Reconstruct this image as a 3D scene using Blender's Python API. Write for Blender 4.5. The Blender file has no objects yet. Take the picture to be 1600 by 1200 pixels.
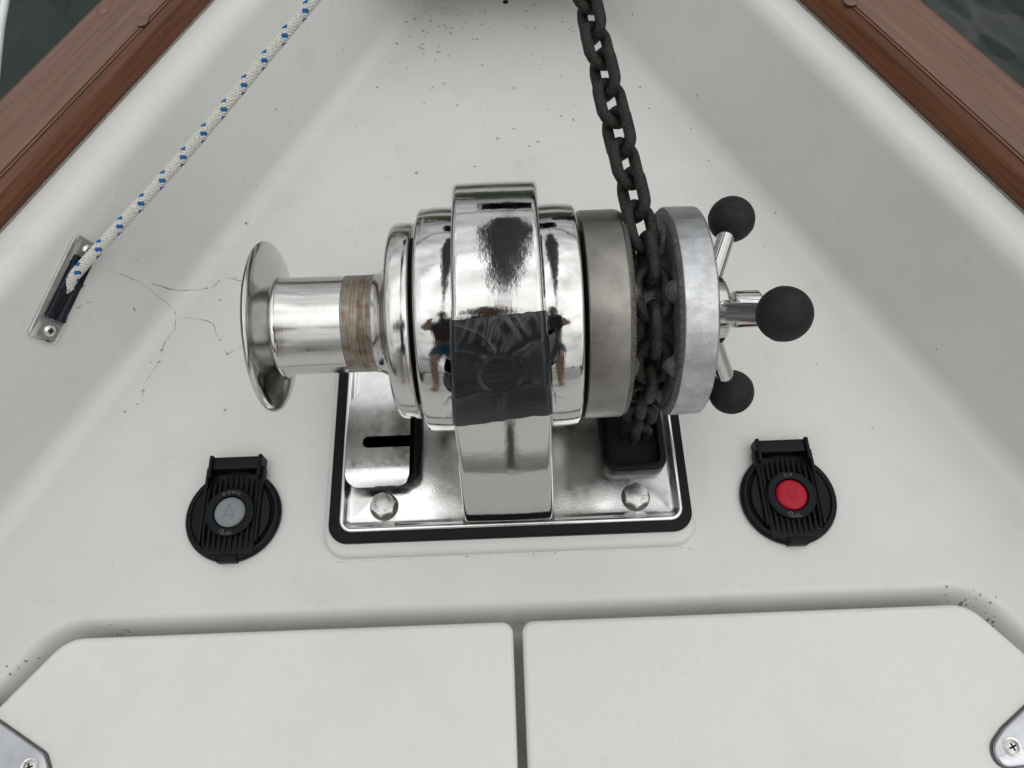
import bpy, bmesh, math, random
import numpy as np
from math import sin, cos, tan, pi, radians, sqrt, atan2, hypot
from mathutils import Vector, Matrix, noise
random.seed(7)
SC = bpy.context.scene
COL = SC.collection

# ------------------------------------------------------------------ camera
TH, RO, CAMH = radians(64.4), radians(2.2), 0.63
R0 = Vector((1, 0, 0)); U0 = Vector((0, sin(TH), cos(TH))); FW = Vector((0, cos(TH), -sin(TH)))
UPV = U0 * cos(RO) + R0 * sin(RO); RT = R0 * cos(RO) - U0 * sin(RO)
cam = bpy.data.cameras.new('camera'); camo = bpy.data.objects.new('camera', cam); COL.objects.link(camo)
M = Matrix((RT, UPV, -FW)).transposed().to_4x4(); M.translation = Vector((0, 0, CAMH))
camo.matrix_world = M
cam.sensor_width = 36; cam.lens = 27; cam.clip_start = 0.01; cam.clip_end = 2000
SC.camera = camo

# ------------------------------------------------------------------ world: overcast daylight sky
SUN_EL, SUN_AZ = radians(50), radians(125)        # azimuth measured from +Y (bow) towards +X (starboard)
W = bpy.data.worlds.new('World'); SC.world = W; W.use_nodes = True
nt = W.node_tree; nt.nodes.clear()
def wn(t, **k):
    n = nt.nodes.new(t)
    for a, b in k.items(): setattr(n, a, b)
    return n
sky = wn('ShaderNodeTexSky', sky_type='NISHITA', sun_disc=False)
sky.sun_elevation = SUN_EL; sky.sun_rotation = SUN_AZ; sky.air_density = 1.0; sky.dust_density = 4.0
hs = wn('ShaderNodeHueSaturation'); hs.inputs['Saturation'].default_value = 0.22
tc = wn('ShaderNodeTexCoord'); mp = wn('ShaderNodeMapping'); mp.inputs['Scale'].default_value = (1.0, 1.0, 2.6)
cn = wn('ShaderNodeTexNoise'); cn.inputs['Scale'].default_value = 2.3; cn.inputs['Detail'].default_value = 7; cn.inputs['Roughness'].default_value = 0.55
cr = wn('ShaderNodeMapRange'); cr.inputs['From Min'].default_value = 0.32; cr.inputs['From Max'].default_value = 0.70
cr.inputs['To Min'].default_value = 0.42; cr.inputs['To Max'].default_value = 1.55
mu = wn('ShaderNodeMixRGB', blend_type='MULTIPLY'); mu.inputs[0].default_value = 1.0
mixg = wn('ShaderNodeMixRGB'); mixg.inputs[0].default_value = 0.8; mixg.inputs[2].default_value = (9.2, 9.3, 9.25, 1)
bg = wn('ShaderNodeBackground'); bg.inputs['Strength'].default_value = 0.096
out = wn('ShaderNodeOutputWorld')
L = nt.links.new
L(sky.outputs[0], hs.inputs['Color']); L(hs.outputs[0], mixg.inputs[1])
L(tc.outputs['Generated'], mp.inputs['Vector']); L(mp.outputs[0], cn.inputs['Vector']); L(cn.outputs[0], cr.inputs['Value'])
# CIE overcast luminance: zenith about three times the horizon
sz = wn('ShaderNodeSeparateXYZ'); L(tc.outputs['Generated'], sz.inputs[0])
og = wn('ShaderNodeMapRange'); og.inputs['From Min'].default_value = 0.0; og.inputs['From Max'].default_value = 1.0; og.inputs['To Min'].default_value = 0.30; og.inputs['To Max'].default_value = 1.62
L(sz.outputs['Z'], og.inputs['Value'])
mu2 = wn('ShaderNodeMixRGB', blend_type='MULTIPLY'); mu2.inputs[0].default_value = 1.0
L(mixg.outputs[0], mu.inputs[1]); L(cr.outputs[0], mu.inputs[2]); L(mu.outputs[0], mu2.inputs[1]); L(og.outputs[0], mu2.inputs[2]); L(mu2.outputs[0], bg.inputs[0]); L(bg.outputs[0], out.inputs[0])

# ------------------------------------------------------------------ sun behind cloud
sl = bpy.data.lights.new('sun', 'SUN'); sl.energy = 0.8; sl.angle = radians(120); sl.color = (1, 0.97, 0.93)
so = bpy.data.objects.new('sun', sl); COL.objects.link(so)
sd = Vector((sin(SUN_AZ) * cos(SUN_EL), cos(SUN_AZ) * cos(SUN_EL), sin(SUN_EL)))
so.rotation_euler = sd.to_track_quat('Z', 'Y').to_euler(); so.location = sd * 20

SC.view_settings.view_transform = 'Standard'; SC.view_settings.look = 'None'
SC.view_settings.exposure = 0.0; SC.view_settings.gamma = 1.0; SC.view_settings.use_curve_mapping = False
SC.cycles.use_denoising = True
SC.cycles.max_bounces = 10; SC.cycles.glossy_bounces = 6

# ------------------------------------------------------------------ materials
def mat(name, col, rough=0.5, metal=0.0, var=0.0, vscale=40, rvar=0.0, rscale=60, bump=0.0, bscale=400, stretch=(1, 1, 1),
        coat=0.0, coat_rough=0.1, col2=None, spec=0.5, bdetail=4):
    m = bpy.data.materials.new(name); m.use_nodes = True
    n = m.node_tree.nodes; l = m.node_tree.links; b = n['Principled BSDF']
    b.inputs['Base Color'].default_value = (*col, 1); b.inputs['Roughness'].default_value = rough
    b.inputs['Metallic'].default_value = metal; b.inputs['Coat Weight'].default_value = coat; b.inputs['Coat Roughness'].default_value = coat_rough
    b.inputs['Specular IOR Level'].default_value = spec
    t = n.new('ShaderNodeTexCoord'); mpn = n.new('ShaderNodeMapping'); mpn.inputs['Scale'].default_value = stretch
    l.new(t.outputs['Object'], mpn.inputs['Vector'])
    def nz(scale, det=5, rg=0.6):
        x = n.new('ShaderNodeTexNoise'); x.inputs['Scale'].default_value = scale; x.inputs['Detail'].default_value = det
        x.inputs['Roughness'].default_value = rg; l.new(mpn.outputs[0], x.inputs['Vector']); return x
    m['_map'] = mpn.name
    if var or col2:
        x = nz(vscale); r = n.new('ShaderNodeMapRange'); r.inputs['From Min'].default_value = 0.33; r.inputs['From Max'].default_value = 0.67
        l.new(x.outputs[0], r.inputs['Value'])
        mx = n.new('ShaderNodeMixRGB'); mx.name = 'mixcol'
        c2 = col2 or tuple(c * (1 - var) for c in col)
        c1 = col if col2 else tuple(min(1, c * (1 + var)) for c in col)
        mx.inputs[1].default_value = (*c1, 1); mx.inputs[2].default_value = (*c2, 1)
        l.new(r.outputs[0], mx.inputs[0]); l.new(mx.outputs[0], b.inputs['Base Color'])
    if rvar:
        x = nz(rscale); r = n.new('ShaderNodeMapRange'); r.inputs['From Min'].default_value = 0.3; r.inputs['From Max'].default_value = 0.75
        r.inputs['To Min'].default_value = max(0.01, rough - rvar); r.inputs['To Max'].default_value = rough + rvar
        l.new(x.outputs[0], r.inputs['Value']); l.new(r.outputs[0], b.inputs['Roughness'])
    if bump:
        x = nz(bscale, bdetail); bp = n.new('ShaderNodeBump'); bp.name = 'bump'; bp.inputs['Strength'].default_value = 1.0; bp.inputs['Distance'].default_value = bump
        l.new(x.outputs[0], bp.inputs['Height']); l.new(bp.outputs[0], b.inputs['Normal'])
    return m

def overlay(m, kind, scale, lo, hi, col, stretch=(1, 1, 1), amount=1.0, rough=None, metal=None):
    """mix a second colour over the base colour where a noise / voronoi field falls between lo and hi"""
    n = m.node_tree.nodes; l = m.node_tree.links; b = n['Principled BSDF']
    t = n.new('ShaderNodeTexCoord'); mpn = n.new('ShaderNodeMapping'); mpn.inputs['Scale'].default_value = stretch
    l.new(t.outputs['Object'], mpn.inputs['Vector'])
    if kind == 'noise':
        x = n.new('ShaderNodeTexNoise'); x.inputs['Scale'].default_value = scale; x.inputs['Detail'].default_value = 8; x.inputs['Roughness'].default_value = 0.65
    else:
        x = n.new('ShaderNodeTexVoronoi'); x.inputs['Scale'].default_value = scale
    l.new(mpn.outputs[0], x.inputs['Vector'])
    r = n.new('ShaderNodeMapRange'); r.inputs['From Min'].default_value = lo; r.inputs['From Max'].default_value = hi
    r.inputs['To Max'].default_value = amount
    l.new(x.outputs[0], r.inputs['Value'])
    def chain(sock, val, is_col):
        mx = n.new('ShaderNodeMixRGB')
        if b.inputs[sock].links: l.new(b.inputs[sock].links[0].from_socket, mx.inputs[1])
        else:
            v = b.inputs[sock].default_value
            mx.inputs[1].default_value = tuple(v) if is_col else (v, v, v, 1)
        mx.inputs[2].default_value = (*val, 1) if is_col else (val, val, val, 1)
        l.new(r.outputs[0], mx.inputs[0]); l.new(mx.outputs[0], b.inputs[sock])
    chain('Base Color', col, True)
    if rough is not None: chain('Roughness', rough, False)
    if metal is not None: chain('Metallic', metal, False)
    return r

M_ = {}
g = M_['gelcoat'] = mat('gelcoat', (0.595, 0.598, 0.578), 0.34, var=0.03, vscale=9, bump=0.00012, bscale=160, rvar=0.08, rscale=30)
M_['nonskid'] = mat('nonskid', (0.67, 0.678, 0.655), 0.42, var=0.03, vscale=700, bump=0.0003, bscale=700, bdetail=3)
overlay(M_['nonskid'], 'noise', 7, 0.5, 0.75, (0.60, 0.60, 0.56), amount=0.7)
overlay(M_['gelcoat'], 'noise', 14, 0.56, 0.72, (0.50, 0.49, 0.445), amount=0.45)
overlay(M_['gelcoat'], 'noise', 420, 0.68, 0.76, (0.46, 0.455, 0.43), amount=0.5)
overlay(M_['nonskid'], 'noise', 380, 0.66, 0.74, (0.52, 0.52, 0.49), amount=0.5)
M_['chrome'] = mat('chrome', (0.56, 0.56, 0.55), 0.055, 1.0, rvar=0.045, rscale=70, bump=0.00016, bscale=48, bdetail=7)
overlay(M_['chrome'], 'noise', 330, 0.66, 0.74, (0.55, 0.54, 0.52), amount=0.5, rough=0.25)
def brushed(m, sc, dist, stretch):
    n = m.node_tree.nodes; l = m.node_tree.links; b = n['Principled BSDF']
    t = n.new('ShaderNodeTexCoord'); mp_ = n.new('ShaderNodeMapping'); mp_.inputs['Scale'].default_value = stretch; l.new(t.outputs['Object'], mp_.inputs[0])
    z = n.new('ShaderNodeTexNoise'); z.inputs['Scale'].default_value = sc; z.inputs['Detail'].default_value = 5; l.new(mp_.outputs[0], z.inputs['Vector'])
    bp_ = n.new('ShaderNodeBump'); bp_.inputs['Distance'].default_value = dist; l.new(z.outputs[0], bp_.inputs['Height'])
    if b.inputs['Normal'].links: l.new(b.inputs['Normal'].links[0].from_socket, bp_.inputs['Normal'])
    l.new(bp_.outputs[0], b.inputs['Normal'])
brushed(M_['chrome'], 900, .000008, (1, .04, .04))
M_['barrel'] = mat('polished_barrel', (0.56, 0.555, 0.54), 0.15, 1.0, rvar=0.07, rscale=60, bump=0.00006, bscale=110, bdetail=6)
overlay(M_['barrel'], 'noise', 60, 0.55, 0.75, (0.5, 0.49, 0.46), stretch=(0.3, 1, 1), amount=0.5, rough=0.3)
M_['plate'] = mat('worn_plate', (0.72, 0.72, 0.71), 0.20, 1.0, var=0.06, vscale=50, rvar=0.09, rscale=80, bump=0.00006, bscale=700)
M_['steel'] = mat('stainless', (0.66, 0.66, 0.66), 0.2, 1.0, var=0.08, vscale=60, rvar=0.08, rscale=200)
M_['steel_dull'] = mat('stainless_dull', (0.52, 0.52, 0.51), 0.32, 1.0, var=0.1, vscale=90, rvar=0.08)
M_['leaf'] = mat('hinge_steel', (0.42, 0.43, 0.455), 0.22, 1.0, var=0.08, vscale=60, rvar=0.06, rscale=90)
M_['wheel'] = mat('worn_wheel_rim', (0.25, 0.238, 0.22), 0.36, 1.0, var=0.16, vscale=45, rvar=0.1, rscale=120, bump=0.00008, bscale=900)
overlay(M_['wheel'], 'voronoi', 420, 0.20, 0.08, (0.45, 0.44, 0.42), amount=0.3)
M_['galv'] = mat('galvanised_rim', (0.44, 0.45, 0.465), 0.36, 1.0, var=0.2, vscale=70, rvar=0.1, rscale=160, bump=0.00012, bscale=900)
overlay(M_['galv'], 'noise', 800, 0.57, 0.67, (0.12, 0.12, 0.12), amount=0.55, rough=0.6)
M_['cheek'] = mat('grimy_cheek', (0.135, 0.135, 0.128), 0.6, 0.5, var=0.45, vscale=120, bump=0.0006, bscale=700)
overlay(M_['cheek'], 'noise', 160, 0.5, 0.7, (0.02, 0.02, 0.019), amount=0.75, metal=0.0, rough=0.8)
M_['tooth'] = mat('worn_tooth', (0.17, 0.17, 0.16), 0.55, 0.5, var=0.4, vscale=200, bump=0.0005, bscale=700)
M_['pitted'] = mat('pitted_lip', (0.17, 0.165, 0.16), 0.5, 0.7, var=0.3, vscale=300, bump=0.0009, bscale=1100)
overlay(M_['pitted'], 'noise', 1300, 0.5, 0.58, (0.015, 0.015, 0.015), metal=0.0, rough=0.8)
M_['chain'] = mat('chain_iron', (0.011, 0.0112, 0.0125), 0.5, 0.1, spec=0.3, var=0.6, vscale=120, rvar=0.15, rscale=150, bump=0.0012, bscale=420)
overlay(M_['chain'], 'noise', 900, 0.55, 0.70, (0.10, 0.098, 0.09), amount=0.6, rough=0.7)
overlay(M_['chain'], 'noise', 150, 0.50, 0.68, (0.058, 0.043, 0.029), amount=0.8, rough=0.8, metal=0.0)
M_['rubber'] = mat('black_rubber', (0.003, 0.0033, 0.0045), 0.42, spec=0.16, var=0.2, vscale=200, bump=0.0001, bscale=500)
M_['plastic'] = mat('black_plastic', (0.0032, 0.0036, 0.0060), 0.36, spec=0.16, var=0.15, vscale=300, bump=0.00008, bscale=900)
M_['roller'] = mat('navy_roller', (0.007, 0.010, 0.020), 0.4, spec=0.25, var=0.2, vscale=200)
M_['knob'] = mat('black_knob', (0.013, 0.013, 0.0138), 0.62, spec=0.25, var=0.25, vscale=130, bump=0.00022, bscale=600)
overlay(M_['knob'], 'noise', 170, 0.56, 0.72, (0.035, 0.034, 0.033), amount=0.8, rough=0.8)
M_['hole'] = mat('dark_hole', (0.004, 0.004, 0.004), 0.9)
M_['tape'] = mat('black_tape', (0.009, 0.010, 0.0125), 0.22, spec=0.48, var=0.12, vscale=160, rvar=0.05, rscale=180, bump=0.00006, bscale=260, stretch=(0.25, 1, 1))
M_['thread'] = mat('tape_thread', (0.5, 0.5, 0.5), 0.6)
M_['rope'] = mat('rope_white', (0.56, 0.555, 0.52), 0.85, var=0.1, vscale=500)
M_['rope_blue'] = mat('rope_blue', (0.012, 0.105, 0.30), 0.8, var=0.15, vscale=500)
M_['btn_red'] = mat('button_red', (0.36, 0.004, 0.018), 0.42, spec=0.25, var=0.05, vscale=200)
M_['btn_grey'] = mat('button_grey', (0.19, 0.212, 0.218), 0.45, spec=0.3, var=0.05, vscale=200)
M_['print'] = mat('worn_print', (0.13, 0.105, 0.085), 0.6)
M_['engrave'] = mat('engraved_line', (0.09, 0.1, 0.1), 0.6)
M_['engrave_red'] = mat('engraved_line_red', (0.16, 0.003, 0.012), 0.6)
M_['dirt'] = mat('dirt', (0.20, 0.195, 0.175), 0.8, var=0.5, vscale=900)
M_['dirt_pale'] = mat('dirt_pale', (0.46, 0.46, 0.435), 0.6, var=0.1, vscale=900)
M_['crack'] = mat('crack', (0.14, 0.135, 0.12), 0.8, var=0.4, vscale=220)
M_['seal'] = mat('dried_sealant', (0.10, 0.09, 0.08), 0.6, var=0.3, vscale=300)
# weathered varnished teak, grain along local Y
T = M_['teak'] = mat('varnished_teak', (0.165, 0.080, 0.047), 0.34, col2=(0.105, 0.046, 0.025), vscale=26, stretch=(7, 0.35, 7),
                     rvar=0.08, rscale=20, bump=0.0005, bscale=110, coat=0.12, coat_rough=0.2)
overlay(T, 'noise', 150, 0.55, 0.75, (0.05, 0.019, 0.010), stretch=(5, 0.10, 5), amount=0.75)
overlay(T, 'noise', 9, 0.52, 0.72, (0.15, 0.055, 0.031), stretch=(4, 0.5, 4), amount=0.7)
M_['teak_shaded'] = mat('shaded_varnish', (0.140, 0.045, 0.0115), 0.22, col2=(0.070, 0.019, 0.0052), vscale=30, stretch=(7, 0.3, 7), bump=0.0003, bscale=90, spec=0.4)  # glossier inner varnish, with the shade of the slope put into it
M_['groove'] = mat('rail_groove', (0.030, 0.012, 0.010), 0.6)
M_['hull'] = mat('hull_white', (0.7, 0.7, 0.69), 0.25, var=0.02, vscale=3)
M_['white_cord'] = mat('white_line', (0.72, 0.73, 0.75), 0.5, var=0.05, vscale=300)
M_['shore'] = mat('shore_trees', (0.035, 0.05, 0.025), 0.9, var=0.5, vscale=0.4)
# rust streak bands on the warping drum
def rust_band(m, x0, x1):
    n = m.node_tree.nodes; l = m.node_tree.links; b = n['Principled BSDF']
    t = n.new('ShaderNodeTexCoord'); s = n.new('ShaderNodeSeparateXYZ'); l.new(t.outputs['Object'], s.inputs[0])
    nz = n.new('ShaderNodeTexNoise'); nz.inputs['Scale'].default_value = 90; nz.inputs['Detail'].default_value = 6
    mp2 = n.new('ShaderNodeMapping'); mp2.inputs['Scale'].default_value = (11, 0.35, 0.35); l.new(t.outputs['Object'], mp2.inputs[0]); l.new(mp2.outputs[0], nz.inputs['Vector'])
    def sm(a, bb):
        r = n.new('ShaderNodeMapRange'); r.interpolation_type = 'SMOOTHSTEP'; r.inputs['From Min'].default_value = a; r.inputs['From Max'].default_value = bb
        l.new(s.outputs['X'], r.inputs['Value']); return r
    a = sm(x0 - .0008, x0 + .0008); c = sm(x1 + .0008, x1 - .0008)
    mul = n.new('ShaderNodeMath'); mul.operation = 'MULTIPLY'; l.new(a.outputs[0], mul.inputs[0]); l.new(c.outputs[0], mul.inputs[1])
    ramp = n.new('ShaderNodeValToRGB'); e = ramp.color_ramp.elements
    e[0].position = 0.30; e[0].color = (0.29, 0.275, 0.25, 1); e[1].position = 0.78; e[1].color = (0.15, 0.095, 0.058, 1)
    k = ramp.color_ramp.elements.new(0.5); k.color = (0.235, 0.205, 0.165, 1)
    # one strong rusty stripe inside the band
    q1 = sm(-0.1050, -0.1035); q2 = sm(-0.0985, -0.1000); qm = n.new('ShaderNodeMath'); qm.operation = 'MULTIPLY'; l.new(q1.outputs[0], qm.inputs[0]); l.new(q2.outputs[0], qm.inputs[1])
    n2 = n.new('ShaderNodeTexNoise'); n2.inputs['Scale'].default_value = 160; n2.inputs['Detail'].default_value = 6; l.new(t.outputs['Object'], n2.inputs['Vector'])
    nm2 = n.new('ShaderNodeMath'); nm2.operation = 'MULTIPLY_ADD'; nm2.inputs[1].default_value = 0.9; nm2.inputs[2].default_value = -0.45; l.new(n2.outputs[0], nm2.inputs[0])
    nsum = n.new('ShaderNodeMath'); nsum.operation = 'ADD'; l.new(nz.outputs[0], nsum.inputs[0]); l.new(nm2.outputs[0], nsum.inputs[1])
    qa = n.new('ShaderNodeMath'); qa.operation = 'MULTIPLY_ADD'; qa.inputs[1].default_value = 0.15; l.new(qm.outputs[0], qa.inputs[0]); l.new(nsum.outputs[0], qa.inputs[2])
    l.new(qa.outputs[0], ramp.inputs[0])
    def ch(sock, src, val=None):
        mx = n.new('ShaderNodeMixRGB'); l.new(b.inputs[sock].links[0].from_socket, mx.inputs[1]) if b.inputs[sock].links else None
        if not b.inputs[sock].links:
            v = b.inputs[sock].default_value; mx.inputs[1].default_value = (v, v, v, 1)
        if src: l.new(src, mx.inputs[2])
        else: mx.inputs[2].default_value = (val, val, val, 1)
        l.new(mul.outputs[0], mx.inputs[0]); l.new(mx.outputs[0], b.inputs[sock])
    ch('Base Color', ramp.outputs[0]); ch('Roughness', None, 0.42); ch('Metallic', None, 0.75)
rust_band(M_['barrel'], -0.1155, -0.0945); brushed(M_['barrel'], 700, .00004, (1, .05, .05))

# ------------------------------------------------------------------ helpers
def mesh(name, verts, faces, sharp=35, smooth=True):
    me = bpy.data.meshes.new(name); me.from_pydata([tuple(v) for v in verts], [], faces); me.update()
    bm = bmesh.new(); bm.from_mesh(me); bmesh.ops.recalc_face_normals(bm, faces=bm.faces); bm.to_mesh(me); bm.free()
    if smooth:
        me.polygons.foreach_set('use_smooth', [True] * len(me.polygons)); me.set_sharp_from_angle(angle=radians(sharp))
    return me
def thing(name, loc, label, cat, group=None, kind=None):
    o = bpy.data.objects.new(name, None); COL.objects.link(o); o.location = loc; o.empty_display_size = 0.02
    o['label'] = label; o['category'] = cat
    if group: o['group'] = group
    return o
def wloc(o):
    v = Vector(o.location); p = o.parent
    while p: v = v + p.location; p = p.parent
    return v
def part(name, me, m, parent=None, label=None):
    """link a mesh built in world coordinates as a child (parents are never rotated at this point)"""
    o = bpy.data.objects.new(name, me); COL.objects.link(o)
    if m is not None and not me.materials: me.materials.append(M_[m])
    if parent: o.parent = parent; o.location = -wloc(parent)
    if label: o['label'] = label
    return o
def tag(o, label, cat, group=None):
    o['label'] = label; o['category'] = cat
    if group: o['group'] = group
    return o
def struct(name, me, m, label=None):
    o = part(name, me, m); o['kind'] = 'structure'
    if label: o['label'] = label
    return o
def fillet(pts, closed=False, n=6):
    """pts: (x, y, radius) polyline -> rounded 2D points"""
    res = []; N = len(pts)
    for i, p in enumerate(pts):
        r = p[2] if len(p) > 2 else 0
        if r <= 0 or (not closed and i in (0, N - 1)): res.append((p[0], p[1])); continue
        a = Vector(pts[i - 1][:2]); b = Vector(p[:2]); c = Vector(pts[(i + 1) % N][:2])
        u = (a - b).normalized(); v = (c - b).normalized(); ang = u.angle(v)
        d = r / tan(ang / 2); d = min(d, (a - b).length * .499, (c - b).length * .499); r = d * tan(ang / 2)
        s = b + u * d; e = b + v * d; ce = b + (u + v).normalized() * (r / sin(ang / 2))
        a0 = atan2(s.y - ce.y, s.x - ce.x); a1 = atan2(e.y - ce.y, e.x - ce.x); da = (a1 - a0 + pi) % (2 * pi) - pi
        for k in range(n + 1):
            t = a0 + da * k / n; res.append((ce.x + r * cos(t), ce.y + r * sin(t)))
    return res
def lathe(name, prof, m, parent=None, c=(0, 0, 0), axis=(1, 0, 0), n=96, sharp=35, rfun=None):
    """revolve profile (along, radius) round an axis through c"""
    ax = Vector(axis).normalized(); q = ax.to_track_quat('X', 'Z'); C = Vector(c)
    vs, fs = [], []; k = len(prof)
    for (x, r) in prof:
        for j in range(n):
            t = 2 * pi * j / n; rr = r * (rfun(x, t) if rfun else 1)
            vs.append(C + q @ Vector((x, rr * cos(t), rr * sin(t))))
    for i in range(k - 1):
        for j in range(n):
            j2 = (j + 1) % n; fs.append((i * n + j, i * n + j2, (i + 1) * n + j2, (i + 1) * n + j))
    if prof[0][1] > 1e-6: fs.append(tuple(range(n)))
    if prof[-1][1] > 1e-6: fs.append(tuple(range((k - 1) * n, k * n)))
    me = mesh(name, vs, fs, sharp)
    bm = bmesh.new(); bm.from_mesh(me); bmesh.ops.remove_doubles(bm, verts=bm.verts, dist=1e-7); bmesh.ops.recalc_face_normals(bm, faces=bm.faces); bm.to_mesh(me); bm.free()
    me.polygons.foreach_set('use_smooth', [True] * len(me.polygons)); me.set_sharp_from_angle(angle=radians(sharp))
    return part(name, me, m, parent) if m else me
def inset(loop, d):
    n = len(loop); area = sum(loop[i][0] * loop[(i + 1) % n][1] - loop[(i + 1) % n][0] * loop[i][1] for i in range(n)); s = 1 if area > 0 else -1
    res = []
    for i in range(n):
        a, b, c = loop[i - 1], loop[i], loop[(i + 1) % n]
        e1 = Vector((b[0] - a[0], b[1] - a[1])); e2 = Vector((c[0] - b[0], c[1] - b[1]))
        if e1.length < 1e-9: e1 = e2
        if e2.length < 1e-9: e2 = e1
        e1.normalize(); e2.normalize(); n1 = Vector((-e1.y, e1.x)) * s; n2 = Vector((-e2.y, e2.x)) * s
        nn = (n1 + n2); L2 = nn.length
        if L2 < 1e-6: nn = n1
        else: nn = nn / L2; nn = nn / max(0.3, nn.dot(n1))
        res.append((b[0] + nn.x * d, b[1] + nn.y * d))
    return res
def prism_mesh(name, loop, z0, z1, bev=0.0, seg=4, mtx=None, hole=None, sharp=35, zf=None):
    """rounded-edge plate from a closed 2D loop; hole is an optional loop of the SAME vertex count order"""
    rings = []
    n = len(loop)
    rings.append([(x, y, z0) for x, y in loop])
    if bev > 0:
        for k in range(seg + 1):
            a = pi / 2 * k / seg; lp = inset(loop, bev * (1 - cos(a))); rings.append([(x, y, z1 - bev + bev * sin(a)) for x, y in lp])
    else: rings.append([(x, y, z1) for x, y in loop])
    if hole:
        rings.append([(x, y, z1) for x, y in hole]); rings.append([(x, y, z0) for x, y in hole])
    vs = [v for r in rings for v in r]
    if zf: vs = [(x, y, z + zf(x, y)) for x, y, z in vs]
    if mtx: vs = [mtx @ Vector(v) for v in vs]
    fs = []
    for i in range(len(rings) - 1):
        for j in range(n):
            j2 = (j + 1) % n; fs.append((i * n + j, i * n + j2, (i + 1) * n + j2, (i + 1) * n + j))
    if not hole:
        fs.append(tuple(range((len(rings) - 1) * n, len(rings) * n))); fs.append(tuple(range(n)))
    else:
        i = len(rings) - 1
        for j in range(n):
            j2 = (j + 1) % n; fs.append((i * n + j, i * n + j2, j2, j))
    return mesh(name, vs, fs, sharp)
def rrect(x0, x1, y0, y1, r, n=6):
    return fillet([(x0, y0, r), (x1, y0, r), (x1, y1, r), (x0, y1, r)], True, n)
def tube_mesh(name, pts, rad, n=10, closed=False, caps=True, squash=None):
    P = [Vector(p) for p in pts]; N = len(P); rads = rad if hasattr(rad, '__len__') else [rad] * N
    vs, fs = [], []; up = None
    for i in range(N):
        a = P[i - 1] if (i > 0 or closed) else P[i]; b = P[(i + 1) % N] if (i < N - 1 or closed) else P[i]
        t = (b - a).normalized()
        if up is None: up = Vector((0, 0, 1)) if abs(t.z) < .9 else Vector((1, 0, 0))
        s = t.cross(up).normalized(); up = s.cross(t).normalized()
        for j in range(n):
            ang = 2 * pi * j / n; vs.append(P[i] + (s * cos(ang) + up * sin(ang)) * rads[i])
    for i in range(N if closed else N - 1):
        i2 = (i + 1) % N
        for j in range(n):
            j2 = (j + 1) % n; fs.append((i * n + j, i * n + j2, i2 * n + j2, i2 * n + j))
    if not closed and caps: fs.append(tuple(range(n))); fs.append(tuple(range((N - 1) * n, N * n)))
    return mesh(name, vs, fs, 50)
def join(name, meshes, sharp=35):
    bm = bmesh.new()
    for me in meshes: bm.from_mesh(me)
    r = bpy.data.meshes.new(name); bm.to_mesh(r); bm.free()
    r.polygons.foreach_set('use_smooth', [True] * len(r.polygons)); r.set_sharp_from_angle(angle=radians(sharp))
    return r
def text_mesh(txt, size, mtx, depth=0.0002, align='CENTER'):
    cu = bpy.data.curves.new('text', 'FONT'); cu.body = txt; cu.size = size; cu.extrude = depth; cu.align_x = align; cu.align_y = 'CENTER'; cu.resolution_u = 3
    o = bpy.data.objects.new('text', cu); COL.objects.link(o); dg = bpy.context.evaluated_depsgraph_get(); dg.update()
    me = bpy.data.meshes.new_from_object(o.evaluated_get(dg)); bpy.data.objects.remove(o); bpy.data.curves.remove(cu)
    me.transform(mtx); return me
def arc_text(txt, size, rad, mid, spacing, base, depth=0.0002, flip=False):
    ms = []; n = len(txt)
    for i, chh in enumerate(txt):
        a = mid - (i - (n - 1) / 2) * spacing
        ms.append(text_mesh(chh, size, base @ Matrix.Translation((rad * cos(a), rad * sin(a), 0)) @ Matrix.Rotation(a - pi / 2, 4, 'Z'), depth))
    return join('lettering', ms)
def frame_mtx(o, x, y):
    x = Vector(x).normalized(); z = x.cross(Vector(y)).normalized(); y = z.cross(x)
    m = Matrix((x, y, z)).transposed().to_4x4(); m.translation = Vector(o); return m
def sstep(a, b, x):
    t = min(1, max(0, (x - a) / (b - a))); return t * t * (3 - 2 * t)
def icos(name, c, r, m, parent, sub=4):
    bm = bmesh.new(); bmesh.ops.create_icosphere(bm, subdivisions=sub, radius=r); bmesh.ops.translate(bm, verts=bm.verts, vec=c)
    me = bpy.data.meshes.new(name); bm.to_mesh(me); bm.free(); me.polygons.foreach_set('use_smooth', [True] * len(me.polygons))
    return part(name, me, m, parent)

# ------------------------------------------------------------------ water and far shore
WZ = -1.25
wm = bpy.data.materials.new('harbour_water'); wm.use_nodes = True
n = wm.node_tree.nodes; l = wm.node_tree.links; b = n['Principled BSDF']
b.inputs['Base Color'].default_value = (0.008, 0.013, 0.012, 1); b.inputs['Roughness'].default_value = 0.04; b.inputs['IOR'].default_value = 1.33
t = n.new('ShaderNodeTexCoord'); w1 = n.new('ShaderNodeTexNoise'); w1.inputs['Scale'].default_value = 1.3; w1.inputs['Detail'].default_value = 2; w1.inputs['Distortion'].default_value = 0.6
l.new(t.outputs['Object'], w1.inputs['Vector']); bp = n.new('ShaderNodeBump'); bp.inputs['Distance'].default_value = 0.05; l.new(w1.outputs[0], bp.inputs['Height']); l.new(bp.outputs[0], b.inputs['Normal'])
M_['water'] = wm
M_['mast'] = mat('grey_spar', (0.16, 0.165, 0.17), 0.5, var=0.1)
S_ = 700
struct('water', mesh('water', [(-S_, -S_, WZ), (S_, -S_, WZ), (S_, S_, WZ), (-S_, S_, WZ)], [(0, 1, 2, 3)]), 'water')
vs, fs = [], []
NS = 240
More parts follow.
